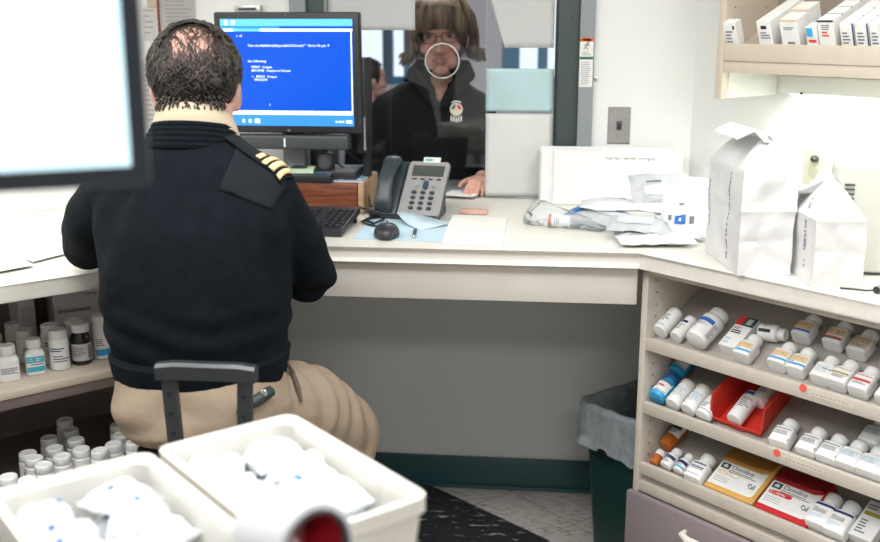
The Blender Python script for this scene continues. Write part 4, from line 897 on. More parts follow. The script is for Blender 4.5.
MB().bx(-.09, .09, .06, .13, 0, .05, bev=.01).bx(-.09, .09, .10, .14, .0, .12, bev=.01).build('stand_foot', PHD, ph)
cc = MB(); cpts = []
for k in range(160):
    f = k/159; base = V((-.475-.05*sin(pi*f), -.395+.10*f-.03*sin(2*pi*f), HC+.0085)); cpts.append(base+V((.0, .006*cos(k*.9), .006*sin(k*.9))))
cc.tube([ph.matrix_basis.inverted() @ q for q in cpts], .0018, 5); cc.build('coiled_cord', BLKPL, ph)
# ------------------------------------------------------------------ white goods on the right worktop
en = thing('envelope_stack', 'stack of large white envelopes standing on edge against the wall under the light switch', 'envelopes', loc=(0, 0, HC))
tag(en, en['label'], 'envelopes')
ex0, ex1, eh = -.005, .418, .176
k = 0
for k in range(9):
    y0 = -.100+.0095*k; x0 = ex0-.022+.006*((k*37) % 5)*.5+(0 if k else .045); hgt = eh-.004*((k*13) % 4)*.6+(.0 if k else -.002)
    mb = MB().bx(x0, ex1-.004*((k*7) % 3), y0, y0+.0085, .0008, hgt, bev=.001, seg=1)
    o = mb.build('envelope', PAPER, en)
sc = MB(); random.seed(11)
rw = random.Random(21)
for (xa, xb) in ((.178, .226), (.236, .272), (.282, .332)):            # three upside down handwritten words, too faint to read
    pts = [(xa+(xb-xa)*k/24, -.1006, eh-.026+.0035*sin(k*1.9+xa*90)*rw.uniform(.3, 1)+(-.007 if rw.random() < .10 else 0)) for k in range(25)]
    sc.tube(pts, .0008, 5)
sc.bx(.350, .352, -.1008, -.1, eh-.026, eh-.023).bx(.366, .369, -.1008, -.1, eh-.024, eh-.020)
sc.build('handwriting', mat('pale pen ink', (.22, .23, .28), .6), en)
# paper bags
def paper_bag(name, label, A, B, Cc, hgt, M_, fold, seed, flapdir=1, squash=.0, topw=.8):
    """upright paper bag: base corner B nearest the camera, A along the wide printed side, Cc along the narrow side"""
    u = (A-B).xy; v = (Cc-B).xy; L1, L2 = u.length, v.length; ang = atan2(u.y, u.x)-pi/2
    t = thing(name, label, 'bag', loc=(B.x, B.y, HC+.0006), rz=ang)
    nu, nv, nz = 16, 8, 40; mb = MB(); rings = []
    def ringpt(s, z):                                                # s in 0..1 around; local x along narrow side (v), y along wide side (u)
        f = z/hgt; per = [(0, 0), (L2, 0), (L2, L1), (0, L1)]
        k = s*4; i = int(k) % 4; g = k-int(k); p = V(per[i]).lerp(V(per[(i+1) % 4]), g)
        bul = .006*sin(pi*min(1, f*1.1)); dx = p.x-L2/2; dy = p.y-L1/2
        if f > fold:                                                 # gable toward a ridge along y
            q = (f-fold)/(1-fold); dx *= (1-q)**.9*.96+.04; dy *= 1-q*(1-topw)
            if abs(abs(p.y-L1/2)-L1/2) < 1e-6 or i in (0, 2): dy *= (1-.25*q*(1-abs(dx)/(L2/2)))
        else:
            dx *= 1+bul*1.4; dy *= 1+bul*.7
        n = noise.noise(V((p.x*14+seed, p.y*14, z*14)))*.009+noise.noise(V((p.x*40+seed, p.y*40, z*30)))*.0034
        cr = .004*max(0, 1-abs(z-.078)/.008)*(.5+noise.noise(V((p.x*18, p.y*18, seed))))-.003*max(0, 1-abs(z-.150-.1*p.y*.2)/.010)
        l_ = sqrt(dx*dx+dy*dy)+1e-6; k2 = 1+(n*min(1, f*6+.15)-cr)/l_
        return V((dx*k2+L2/2+squash*f*f, dy*k2+L1/2, z))
    NS = 4*14
    for j in range(nz+1):
        z = hgt*j/nz; rings.append([ringpt(i/NS, z) for i in range(NS)])
    mb.loft(rings, cap=True).build('bag_body', PAPERBAG, t, sharp=28)
    return t, L1, L2, ringpt
A_, B_, C_ = onz(705, 250.5, HC), onz(737, 276, HC), onz(785, 273, HC)
bg, L1, L2, rp1 = paper_bag('paper_bag', 'larger white paper pharmacy bag with folded top on the right worktop', A_, B_, C_, .315, MD, .76, 3.1, squash=.0, topw=.74)
fm_ = MB(); rz_ = []
for i in range(9):
    f = i/8; y = L1*(.14+.70*f); n1 = .004*noise.noise(V((f*7, 2, 1)))
    rz_.append([V((L2/2+.004, y, .300)), V((L2/2-.004, y, .322+n1)), V((L2/2-.034-n1, y-.006, .330+n1*2)), V((L2/2-.072+n1*3, y-.012, .312+n1)), V((L2/2-.074+n1*3, y-.012, .308+n1)), V((L2/2-.034-n1, y-.006, .325+n1*2)), V((L2/2-.008, y, .300))])
fm_.loft(rz_).build('folded_flap', PAPERBAG, bg, sharp=30)
def bag_print(t, L1, rp, rows, size, H, seed):
    mb = MB(); random.seed(seed)
    for (yf, z0, z1, big) in rows:
        z = z0
        while z < z1:
            l_ = random.uniform(.003, .010); p = rp(1-yf*.25, z); p2 = rp(1-yf*.25, min(z+l_, H))
            d = .0016
            mb.poly([p+V((-d, -size*big, 0)), p+V((-d, size*big, 0)), p2+V((-d, size*big, 0)), p2+V((-d, -size*big, 0))], [(0, 1, 2, 3)]); z += l_+random.uniform(.001, .007)
    o = mb.build('printed_lettering', mat('violet blue print', (.30, .31, .46), .6), t, sharp=0)
    sd = o.modifiers.new('t', 'SOLIDIFY'); sd.thickness = .0008; sd.offset = 0
bag_print(bg, L1, rp1, ((.92, .07, .19, .8), (.34, .02, .225, 1.)), .0022, .315, 4)
A2_, B2_, C2_ = onz(786, 268, HC), onz(812, 288, HC), onz(858, 286.5, HC)
A2_ = B2_+(A2_-B2_)*.92
bg2, L1b, L2b, rp2 = paper_bag('paper_bag', 'smaller crumpled white paper bag with blue print in front of the white appliance', A2_, B2_, C2_, .238, MD, .62, 9.7, squash=-.01, topw=.55)
bag_print(bg2, L1b, rp2, ((.45, .03, .05, 1.4), (.42, .07, .14, 2.2), (.40, .165, .19, 1.)), .0026, .238, 8)
fl2 = MB(); fl2.loft([[V((L2b*.3, L1b*(.45+.5*f), .175+.05*(1-f))), V((L2b*.2-.02, L1b*(.55+.6*f), .205)), V((L2b*.05-.03, L1b*(.7+.55*f), .19-.02*f)), V((L2b*.3, L1b*(.55+.5*f), .165+.03*(1-f)))] for f in (0, .3, .6, 1)]).build('folded_flap', PAPERBAG, bg2)
# white appliance
q = onz(866, 273, HC)
ap = thing('white_appliance', 'white plastic appliance with vent slots standing behind the smaller paper bag', 'appliance', loc=(q.x-.012, q.y+.055, HC+.0008), rz=R(-12))
APW = mat('warm white appliance plastic', (.56, .56, .51), .35)
MB().loft([rrect(.068*k, .075*k, .03*k, z, 8) for z, k in ((0, .92), (.006, .96), (.010, 1), (.232, .985), (.242, .96), (.246, .90))]).build('housing', APW, ap)
for k in range(4): MB().bx(-.042, -.020, -.0785, -.07, .205-.0105*k, .2085-.0105*k, bev=.0008).build('vent_slot', DKGREY, ap)
MB().loft([rrect(.066, .073, .03, 0.0015, 8), rrect(.066, .073, .03, .006, 8)]).build('base_foot', DKGREY, ap)
c_ = MB().tube([onz(840, 288, HC+.004), onz(852, 289, HC+.004), onz(866, 290.5, HC+.005), onz(877, 290, HC+.008)], .0022, 8); c_.tube([onz(876, 290, HC+.009), onz(884, 288, HC+.009)], [.008, .009], 12)
tag(c_.build('power_cord', BLKPL), 'black power cord end lying on the worktop edge beside the smaller paper bag', 'cord')
# packets
def pillow(name, label, p, w, l, th, rot, m, cat='packet', group=None, seed=0, cr=.006, mats=None, parent=None, prt=None):
    mb = MB(); n = 12; top = []; bot = []
    for j in range(n+1):
        for i in range(n+1):
            u, v = i/n*2-1, j/n*2-1; e = max(0, (1-u**4)*(1-v**4))
            k = cr*noise.noise(V((u*1.7+seed, v*1.7, seed)))+cr*.6*noise.noise(V((u*4+seed, v*4, 5)))
            x, y = u*w/2*(1+.05*noise.noise(V((v*2, seed, 1)))), v*l/2*(1+.05*noise.noise(V((u*2, seed, 7))))
            top.append(V((x, y, th*e*.75+k+.0012))); bot.append(V((x, y, -th*e*.25+k-.0)))
    N1 = n+1; f = []
    for j in range(n):
        for i in range(n):
            a = j*N1+i; f.append((a, a+1, a+N1+1, a+N1)); f.append(tuple(N1*N1+q for q in (a+N1, a+N1+1, a+1, a)))
    bd = [i for i in range(n)]+[j*N1+n for j in range(n)]+[n*N1+i for i in range(n, 0, -1)]+[j*N1 for j in range(n, 0, -1)]
    f += [(bd[i], N1*N1+bd[i], N1*N1+bd[(i+1) % len(bd)], bd[(i+1) % len(bd)]) for i in range(len(bd))]
    mb.poly(top+bot, f)
    M = TR(p) @ rot
    t = thing(name, label, cat, M=M, group=group)
    mb.build('packet_body', m, t, sharp=40)
    if prt:
        for (mi, u0, u1, v0, v1) in prt:
            pb_ = MB(); pb_.mi = mi; k = 6; vs = []
            for j in range(k+1):
                for i in range(k+1):
                    u, v = u0+(u1-u0)*i/k, v0+(v1-v0)*j/k; e = max(0, (1-u**4)*(1-v**4)); kk = cr*noise.noise(V((u*1.7+seed, v*1.7, seed)))+cr*.6*noise.noise(V((u*4+seed, v*4, 5)))
                    vs.append(V((u*w/2*(1+.05*noise.noise(V((v*2, seed, 1)))), v*l/2*(1+.05*noise.noise(V((u*2, seed, 7)))), th*e*.75+kk+.0012+.0012+.0003*mi)))
            pb_.poly(vs, [(j*(k+1)+i, j*(k+1)+i+1, (j+1)*(k+1)+i+1, (j+1)*(k+1)+i) for j in range(k) for i in range(k)])
            pb_.build('print', mats, t, sharp=0, fix=False)
    return t
PKT = mat('white packet paper', (.64, .65, .67), .5, var=.05, vscale=25, bump=.3, bscale=30)
PKG = mat('greyish packet paper', (.46, .48, .50), .5, var=.1, vscale=30, bump=.3, bscale=30)
PM = [INK, mat('teal blue print', (.02, .17, .40), .5), mat('pale print', (.55, .58, .62), .6), mat('royal blue print', (.02, .13, .50), .5), WHITE]
GP = 'white packets piled in front of the envelope stack'
def pk(label, x, y, z, w, l, th, rx, ry, rz, m, seed, prt=None): return pillow('paper_packet', label, onz(x, y, HC+z), w, l, th, rotm(R(rx), R(ry), R(rz)), m, 'packet', GP, seed, .007, PM, None, prt)
pk('lowest white packet at the front of the pile, nearest the worktop edge', 655, 239, .012, .20, .12, .020, 2, 0, 6, PKT, 1, [(0, -.7, .2, -.15, -.08), (0, -.6, .1, .1, .16)])
pk('grey white packet with blue edge at the left of the pile', 604, 217, .026, .20, .13, .020, 8, 8, -30, PKG, 2, [(1, -.97, -.62, -.9, .9), (2, -.5, .6, -.2, .4)])
pk('long white packet lying along the top left of the pile', 630, 207, .050, .28, .10, .022, 4, 2, -4, PKT, 3, [(0, -.6, -.1, .3, .42)])
pk('folded white packet in the middle of the pile', 640, 226, .036, .17, .11, .024, 8, 4, -10, PKG, 4, [(2, -.7, .4, -.6, .5)])
pk('crumpled packet with grey print standing up at the back of the pile', 660, 189, .10, .17, .10, .024, 48, 0, 10, PKG, 5, [(0, -.5, .0, .2, .34), (2, -.6, .5, -.6, .0)])
pk('white packet with a blue square emblem on the right of the pile', 684, 214, .066, .12, .145, .014, 52, -6, -18, PKT, 6, [(3, -.35, .12, -.5, -.12), (4, -.17, -.07, -.38, -.24), (0, .3, .5, -.5, -.2), (0, -.65, -.5, -.3, -.1), (0, -.2, .0, .3, .36)])
pk('striped white packet leaning behind the blue emblem packet', 668, 200, .070, .13, .12, .012, 40, -4, 28, PKT, 7, [(2, -.8, .8, -.7+.22*k, -.62+.22*k) for k in range(7)]+[(2, .2, .4, .6, .8)])
pk('clear topped white packet at the far right of the pile behind the large bag', 690, 188, .10, .13, .09, .022, 36, 6, -12, PKT, 8)
pk('flat white packet under the right of the pile', 684, 234, .016, .15, .10, .014, 3, -3, 14, PKT, 9, [(1, .55, .9, .5, .85)])
# clear plastic bag with a bottle inside
CLP = glassmat('clear plastic film', 1.14, (.99, .995, .995), .15, 20.)
c0 = onz(548, 226, HC)
def pb_bag():
    mb = MB(); rings = []
    for k in range(17):
        f = k/16; x = -.065+.23*f; wd = (.058*sin(pi*min(1, f*1.5+.12))**.6 if f < .5 else .058*(1-.55*(f-.5)/.5)) ; hh = .070*(1-f)**.8*min(1, f*5+.35)+.010
        rings.append([V((x+.006*noise.noise(V((f*9, a*2, 3))), wd*cos(a)*(1+.14*noise.noise(V((f*6, cos(a)*2, sin(a)*2)))), max(.0004, hh*.5+hh*.5*sin(a)*(1+.25*noise.noise(V((f*7, cos(a)*3, sin(a)*3+4))))))) for a in [2*pi*j/28 for j in range(28)]])
    return mb.loft(rings)
tag(pb_bag().build('plastic_bag', CLP, None, (c0.x, c0.y, HC+.0006), (0, 0, R(-24)), sharp=20), 'crumpled clear plastic bag holding a small white bottle on the worktop', 'bag')
defb('bag bottle', .017, .062, label=[(1, .04, .14, .0, 1.)]+lines(1, .4, .8, 3), inks=(INK,), capr=.9, caph=.25, half=1.5, body=mat('bottle white with orange', (.74, .72, .70), .4))
bb = make_bottle('bag bottle', 'small white bottle with an orange base ring inside the clear plastic bag', TR(c0.x-.0, c0.y-.012, HC+.0195) @ rotm(rz=R(-8)) @ rotm(ry=pi/2), None)
MB().lathe([(.0172, .001), (.0176, .002), (.0176, .011), (.0172, .012)], 24).build('base_ring', mat('orange ring', (.72, .18, .06), .5), bb)
# papers on the left worktop
LP = mat('bright white paper', (.80, .80, .78), .6)
for (pts, k, lb) in ((((-40, 213), (66, 205), (75, 178), (-40, 186)), 1, 'large white sheet at the back of the left worktop, below the near monitor'), (((-40, 250), (6, 229), (62, 221), (64, 217), (-40, 217)), 2, 'white sheet in the middle of the left worktop'),
        (((-30, 240), (22, 222), (70, 219), (88, 250), (33, 264)), 3, 'white sheet whose corner points at the man elbow on the left worktop'), (((-40, 262), (-40, 250), (12, 252), (33, 268), (-20, 278)), 4, 'front white sheet nearest the edge of the left worktop')):
    flat('paper_sheet', lb, [onz(x, y, HC) for x, y in pts], HC+.0006+.0014*k, .0012, LP if k % 2 else PAPER, 'paper', 'sheets on the left worktop')
# ------------------------------------------------------------------ people
from mathutils.bvhtree import BVHTree
SKIN = mat('fair skin', (.50, .29, .235), .5, var=.10, vscale=14, sub=.12)
SKINW = mat('light rosy skin', (.60, .31, .235), .5, var=.08, vscale=16, sub=.12)
HAIRD = mat('dark brown greying hair', (.010, .0075, .006), .55, vscale=30, c2=(.052, .040, .032))
HAIRW = mat('ash blonde brown hair', (.045, .032, .022), .5, vscale=45, stretch=(1, 1, .15), c2=(.34, .235, .155))
KNIT = mat('navy black knit wool', (.0045, .007, .010), .95, bump=.35, bscale=420, spec=.12, var=.25, vscale=30)
TWILL = mat('dark slate twill patch', (.010, .0125, .016), .9, spec=.15, bump=.1, bscale=600)
KHAKI = mat('khaki cotton twill', (.315, .245, .18), .8, var=.06, vscale=12, spec=.2, bump=.12, bscale=60)
SHIRT = mat('khaki tan shirt cotton', (.50, .42, .30), .75, spec=.2, bump=.08, bscale=300)
GOLD = mat('gold braid', (.66, .50, .27), .55, bump=.2, bscale=500)
COAT = mat('black coat fabric', (.012, .013, .016), .85, bump=.15, bscale=120, spec=.25)
def dress(loc): return loc
def hand(mb, wrist, fwd, back, side, curl=.5, s=1., thumb=.6, spread=.08):
    """palm and five bent fingers: fwd along the fingers, back = back of hand normal, side = direction of the thumb side"""
    f, b_, t = V(fwd).normalized(), V(back).normalized(), V(side).normalized(); w = V(wrist)
    for k in range(4):
        o = (1.5-k)*.0195*s; kn = w+f*(.085*s-abs(k-1.2)*.004)+t*o; mb.chain([w+t*o*.55+f*.01*s, kn], [.0135*s, .0115*s])
        L = (.043, .047, .044, .034)[k]*s; d = (f+t*(1.5-k)*spread).normalized(); p = kn; a = curl*.45; pts = [p]; 
        for q, m_ in ((0, 1), (1, .66), (2, .52)):
            dd = (d*cos(a)-b_*sin(a)); p = p+dd*L*m_; pts.append(p); a += curl*.75
        mb.chain(pts, [.0098*s, .0088*s, .0080*s, .0068*s])
    p0 = w+t*.022*s+f*.022*s; d1 = (f*.55+t*.80-b_*.15).normalized(); p1 = p0+d1*.040*s; d2 = (f*.85+t*.35-b_*.3*thumb).normalized(); p2 = p1+d2*.032*s; p3 = p2+(d2-t*.3*thumb).normalized()*.024*s
    mb.chain([p0, p1, p2, p3], [.014*s, .0115*s, .0098*s, .008*s])
def head(mb, M, s=1., fem=False):
    S = lambda c, r, X=None: mb.ell(M @ V([k*s for k in c]), [k*s for k in r], M.to_3x3().normalized().to_4x4() if X is None else M.to_3x3().normalized().to_4x4() @ X, 24, 16)
    S((0, -.012, .036), (.076, .096, .084)); S((0, .030, -.010), (.064, .064, .085)); S((0, .040, -.068), (.050, .050, .042)); S((0, -.045, -.035), (.056, .050, .062))
    S((0, .066, -.098), (.026, .024, .018)); S((0, .070, .040), (.055, .026, .022)); S((0, .080, .020), (.046, .014, .010))
    S((0, .094, -.020), (.0105, .016, .026), rotm(rx=R(18))); S((0, .106, -.036), (.0125, .012, .011)); 
    for k in (-1, 1):
        S((k*.0105, .098, -.039), (.0085, .010, .008)); S((k*.042, .060, -.030), (.022, .024, .022)); S((k*.031, .070, -.072), (.022, .022, .026)); S((k*.077, -.008, -.012), (.008, .019, .032), rotm(rz=R(-22*k)))
        S((k*.081, -.016, -.002), (.006, .012, .020), rotm(rz=R(-22*k)))
    S((0, .090, -.066), (.022, .012, .012))
    R3 = M.to_3x3().normalized()
def facebits(par, M, s, lipm, browm, iris=(.03, .04, .045), glasses=False):
    W = mat('eye white', (.62, .58, .54), .3); I = mat('iris %.2f' % iris[2], iris, .2)
    for k in (-1, 1):
        e = MB(M).ell(V((k*.031, .0755, .006))*s, V((.0130, .010, .0058))*s, None, 18, 12); e.build('eye', W, par)
        MB(M).ell(V((k*.031, .0845, .006))*s, V((.0070, .0026, .0056))*s, None, 14, 8).build('iris', I, par)
        MB(M).tube([V((k*(.031+.016*q), .0835+.004-.010*abs(q)**2, .0125-.006*q*q))*s for q in (-1, -.5, 0, .5, 1)], .0022*s, 6).build('eyelid', mat('eyelid skin', (.34, .17, .14), .5), par)
        MB(M).tube([V((k*(.032+.020*q), .0905-.010*max(0, q)**2, .0275+.003*(1-q*q)-.002*q))*s for q in (-1, -.5, 0, .5, 1)], [.002*s, .0036*s, .0038*s, .003*s, .0012*s], 8).build('eyebrow', browm, par)
    mb = MB(M)
    mb.tube([V((.024*q, .1005-.010*q*q, -.0625+.0035*(1-q*q)-.002*abs(q)))*s for q in (-1, -.6, -.25, 0, .25, .6, 1)], [.001*s, .003*s, .0042*s, .0036*s, .0042*s, .003*s, .001*s], 8)
    mb.tube([V((.022*q, .1000-.009*q*q, -.0705+.002*q*q))*s for q in (-1, -.5, 0, .5, 1)], [.001*s, .004*s, .005*s, .004*s, .001*s], 8)
    mb.build('lips', lipm, par)
    if glasses:
        g = MB(M)
        for k in (-1, 1):
            g.tube([V((k*.033+.0235*math.copysign(abs(cos(a))**.6, cos(a)), .0975-.004*abs(cos(a)), .002+.0155*math.copysign(abs(sin(a))**.6, sin(a))))*s for a in [2*pi*j/24 for j in range(25)]], .0014*s, 6, cap=False)
            g.tube([V((k*.0565, .093, .008))*s, V((k*.074, .06, .010))*s, V((k*.080, -.01, .006))*s], .0014*s, 6)
        g.tube([V((-.0095, .097, .004))*s, V((0, .101, .007))*s, V((.0095, .097, .004))*s], .0014*s, 6)
        g.build('glasses', mat('dark metal glasses', (.09, .06, .06), .35, .4), par)
def torso(mb, rings, seg=36, e=2.3):
    rg = []
    for (cx, cy, z, rx, ry) in rings:
        rg.append([V((cx+math.copysign(abs(cos(a))**(2/e), cos(a))*rx, cy+math.copysign(abs(sin(a))**(2/e), sin(a))*ry, z)) for a in [2*pi*j/seg for j in range(seg)]])
    return mb.loft(rg)
# ---- seated man
man = thing('person', 'balding man in black sweater and khaki trousers seated at the monitor, back turned', 'person')
MHS = 1.13; MH = V((-.770, -1.130, 1.450)); MHM = TR(MH) @ rotm(rx=R(-8), rz=R(10))
sR, eR, wR, hR = V((-.600, -1.235, 1.235)), V((-.545, -1.085, 1.030)), V((-.660, -.790, 1.096)), None
sL, eL, wL = V((-.910, -1.235, 1.240)), V((-1.050, -1.115, 1.100)), V((-.905, -.800, 1.096))
kR, aR = V((-.470, -1.005, .610)), V((-.545, -1.10, .30)); kL, aL = V((-.790, -.965, .630)), V((-.80, -1.08, .30))
pR, pL_ = V((-.650, -1.300, .800)), V((-.830, -1.300, .800))
body = MB()
head(body, MHM, MHS)
body.chain([MHM @ V((0, -.025, -.05)), V((-.745, -1.175, 1.385)), V((-.74, -1.20, 1.32))], [.062, .068, .08])
torso(body, [(-.74, -1.30, .74, .17, .13), (-.74, -1.29, .9, .165, .125), (-.74, -1.27, 1.1, .18, .125), (-.745, -1.24, 1.25, .185, .10), (-.748, -1.20, 1.34, .10, .075)])
body.chain([sR, eR, wR], [.055, .043, .030]); body.chain([sL, eL, wL], [.055, .043, .030])
body.chain([pR, kR, aR], [.08, .055, .04]); body.chain([pL_, kL, aL], [.08, .055, .04])
hand(body, wR, (-.18, .95, -.10), (0, .1, 1), (-1, -.15, 0), .55, 1.06); hand(body, wL, (.22, .95, -.10), (0, .1, 1), (1, -.15, 0), .55, 1.06)
remesh(body, 'body', SKIN, .0048, 5, man)
facebits(man, MHM, MHS, mat('man lips', (.42, .18, .15), .5), HAIRD)
# hair of the man: a ring of short curls round a bald crown
HAIR = MB(MHM); rnd = random.Random(5)
def scalp(d, off=0.):                                                 # point on the cranium along a direction (head units)
    c_ = V((0, -.012, .036)); r = V((.076, .096, .084)); k = 1/sqrt((d.x/r.x)**2+(d.y/r.y)**2+(d.z/r.z)**2)
    return c_+d*(k+off)
def hair_density(d):
    p = scalp(d); cr = V((.06, -.72, .70)).normalized(); a = math.degrees(d.angle(cr))
    low = -.036 if p.y < -.02 else (-.02 if p.y < .01 else (-.035 if p.y < .028 and abs(p.x) > .06 else .03))
    if p.z < low: return 0
    if p.y > .045 and p.z < .075: return 0
    if a < 26: return .30
    if a < 40: return .62
    if p.y > .03 and p.z > .09: return .45
    return 1.
cnt = 0
for q in range(14000):
    u = rnd.uniform(-1, 1); t_ = rnd.uniform(0, 2*pi); d = V((sqrt(1-u*u)*cos(t_), sqrt(1-u*u)*sin(t_), u)); den = hair_density(d)
    if rnd.random() > den*.62: continue
    p = scalp(d, -.002)
    if p.z < -.03: p += V((0, (-.02 if p.y < 0 else 0), 0))*.6
    nrm = d; dn = V((0, -.25, -1)) if p.z < .09 else V((rnd.uniform(-.4, .4), -1 if p.y < .03 else .8, -.3)); tan = (dn-nrm*dn.dot(nrm)).normalized(); sd = nrm.cross(tan)
    tan = (tan+sd*rnd.uniform(-.7, .7)).normalized(); L = rnd.uniform(.018, .034)*(1 if den > .8 else .9); th = rnd.uniform(.0010, .0021)*(1 if den > .8 else .45)
    w_ = rnd.uniform(.003, .008)*(1 if den > .8 else .3); ph = rnd.uniform(0, 6)
    pts = [p+nrm*(.003+w_*sin(f*pi)+.004*f*(den > .8))+tan*L*f+sd*w_*.9*sin(f*6+ph) for f in (0, .2, .4, .6, .8, 1)]
    HAIR.tube([x*MHS for x in pts], [th*MHS, th*1.15*MHS, th*1.1*MHS, th*MHS, th*.8*MHS, th*.25*MHS], 4)
capm = bmesh.new(); bmesh.ops.create_uvsphere(capm, u_segments=64, v_segments=40, radius=1)
for v in capm.verts:
    d = v.co.normalized(); v.co = scalp(d, .0035+.003*noise.noise(d*9))*MHS
bad = [f for f in capm.faces if hair_density(((f.calc_center_median()/MHS)-V((0, -.012, .036))).normalized()) < .9]
bmesh.ops.delete(capm, geom=bad, context='FACES'); HAIR.absorb(capm)
for k in range(110):                                                   # hair low on the nape and behind the ears
    a = -pi/2+rnd.uniform(-1.15, 1.15); z = rnd.uniform(-.038, -.015); p = V((.066*cos(a), -.045+.054*sin(a), z)); tan = V((rnd.uniform(-.3, .3), 0, -1)); nn_ = V((cos(a), sin(a), 0))
    pts = [p+nn_*.002+tan*.009*f+nn_*.005*sin(f*3) for f in (0, .33, .66, 1)]; HAIR.tube([x*MHS for x in pts], [.002, .0024, .002, .0006], 4)
HAIR.build('hair', HAIRD, man, sharp=0)
# sweater
sw_ = MB()
torso(sw_, [(-.738, -1.285, .860, .172, .148), (-.738, -1.285, .88, .180, .155), (-.740, -1.282, .94, .192, .162), (-.742, -1.280, 1.02, .203, .162), (-.744, -1.275, 1.10, .206, .155), (-.746, -1.265, 1.18, .210, .143), (-.748, -1.250, 1.235, .205, .125), (-.750, -1.235, 1.28, .180, .108), (-.750, -1.218, 1.322, .132, .094), (-.750, -1.200, 1.350, .092, .082), (-.750, -1.19, 1.360, .07, .07)])
sw_.chain([V((-.67, -1.225, 1.285)), sR, sR.lerp(eR, .5)+V((.012, -.015, 0)), eR, eR.lerp(wR, .55), wR-(wR-eR)*.08], [.062, .079, .072, .064, .053, .042])
sw_.chain([V((-.83, -1.225, 1.285)), sL, sL.lerp(eL, .5)+V((-.012, -.015, 0)), eL, eL.lerp(wL, .55), wL-(wL-eL)*.08], [.062, .079, .072, .064, .053, .042])
def fold(co):
    n = noise.noise(V((co.x*7, co.y*7, co.z*4)))*.006
    k = 0
    for e in (eR, eL):
        dd = (co-e).length
        if dd < .16: k += .0045*(1-dd/.16)*sin(70*((co-e).dot(V((.5, .1, .85)))))
    if co.z < 1.05: k += .004*(1-abs(co.z-.97)/.09 if abs(co.z-.97) < .09 else 0)*sin(co.z*95+co.x*14+3*noise.noise(co*5))
    kk = abs(co.x+.742)
    if .10 < kk < .21 and 1.03 < co.z < 1.26: k += .004*sin(40*(co.z*.6+kk*1.3))
    return n+k
swo = remesh(sw_, 'sweater', KNIT, .0075, 7, man, fold)
band = MB(); torso(band, [(-.738, -1.285, .838, .172, .150), (-.738, -1.285, .848, .181, .159), (-.738, -1.285, .87, .186, .163), (-.739, -1.283, .905, .192, .167), (-.739, -1.283, .915, .186, .160)], 44); 
band.build('waistband', mat('ribbed knit', (.0045, .007, .010), .95, bump=.5, bscale=120, stretch=(1, 1, .1), spec=.12), man)
dg = bpy.context.evaluated_depsgraph_get(); dg.update()
bvh = BVHTree.FromPolygons([v.co.copy() for v in swo.data.vertices], [p.vertices[:] for p in swo.data.polygons])
def cast_px(x, y, off):
    r = ray(x, y).normalized(); h_ = bvh.ray_cast(CP, r)
    return (h_[0]+h_[1]*off) if h_[0] else None
def quadpatch(c4, nu, nv, off, mb):
    vs = []
    for j in range(nv+1):
        for i in range(nu+1):
            u, v = i/nu, j/nv; x = (c4[0][0]*(1-u)+c4[1][0]*u)*(1-v)+(c4[3][0]*(1-u)+c4[2][0]*u)*v; y = (c4[0][1]*(1-u)+c4[1][1]*u)*(1-v)+(c4[3][1]*(1-u)+c4[2][1]*u)*v
            p = cast_px(x, y, off); vs.append(p if p else (vs[-1] if vs else CP))
    mb.poly(vs, [(j*(nu+1)+i, j*(nu+1)+i+1, (j+1)*(nu+1)+i+1, (j+1)*(nu+1)+i) for j in range(nv) for i in range(nu)]); return mb
o = quadpatch([(237, 147), (287, 183), (272, 210), (219, 190)], 14, 10, .0028, MB()).build('shoulder_patch', TWILL, man, sharp=0)
sd = o.modifiers.new('t', 'SOLIDIFY'); sd.thickness = .003
# ribbed neckline and shirt collar
nk = MB(); C0 = V((-.762, -1.185, 1.364))
for k, (dz, r_) in enumerate(((-.034, .101), (-.023, .097), (-.012, .092), (-.002, .086), (.008, .081))):
    nk.tube([C0+V((r_*cos(a), r_*.92*sin(a)+.012*sin(a), dz-.018*sin(a)+.006*cos(a)*0)) for a in [2*pi*j/40 for j in range(41)]], .0085, 8, cap=False)
nk.build('neckband', MATS['ribbed knit'], man)
cl_ = MB(); rings = []
for (dz, r_) in ((-.010, .080), (.018, .078), (.040, .0735), (.044, .0755), (.040, .080), (.012, .090), (-.006, .095), (-.004, .092), (.014, .086)):
    rings.append([C0+V(((r_)*cos(a), r_*.96*sin(a)+.010, dz-.026*sin(a)+(.004*noise.noise(V((cos(a)*2, sin(a)*2, dz*40))))-(.02 if a > pi*1.9 or a < .1 else 0)*0)) for a in [pi*.62+(pi*1.76)*j/40 for j in range(41)]])
cl_.loft(rings, cap=False, closed=False).build('shirt_collar', SHIRT, man, sharp=50)
# epaulette with gold bars on the right shoulder
def shoulder(u, v):                                                   # u 0 at the collar .. 1 at the sleeve, v across the strap
    a, b_ = V((-.680, -1.215)), V((-.545, -1.262)); d = (b_-a).normalized(); n_ = V((d.y, -d.x)); p = a.lerp(b_, u)+n_*v
    h_ = bvh.ray_cast(V((p.x, p.y, 1.7)), V((0, 0, -1))); return h_[0]+h_[1]*.004 if h_[0] else V((p.x, p.y, 1.33))
def strap(u0, u1, v0, v1, off, nu=10, nv=4):
    vs = [shoulder(u0+(u1-u0)*i/nu, v0+(v1-v0)*j/nv)+V((.25*off, -.45*off, off)) for j in range(nv+1) for i in range(nu+1)]
    return MB().poly(vs, [(j*(nu+1)+i, j*(nu+1)+i+1, (j+1)*(nu+1)+i+1, (j+1)*(nu+1)+i) for j in range(nv) for i in range(nu)])
def sol(o, t): m_ = o.modifiers.new('t', 'SOLIDIFY'); m_.thickness = t; m_.offset = 0; return o
ep = sol(strap(-.02, 1.02, -.024, .024, .003).build('epaulette', TWILL, man, sharp=0), .005)
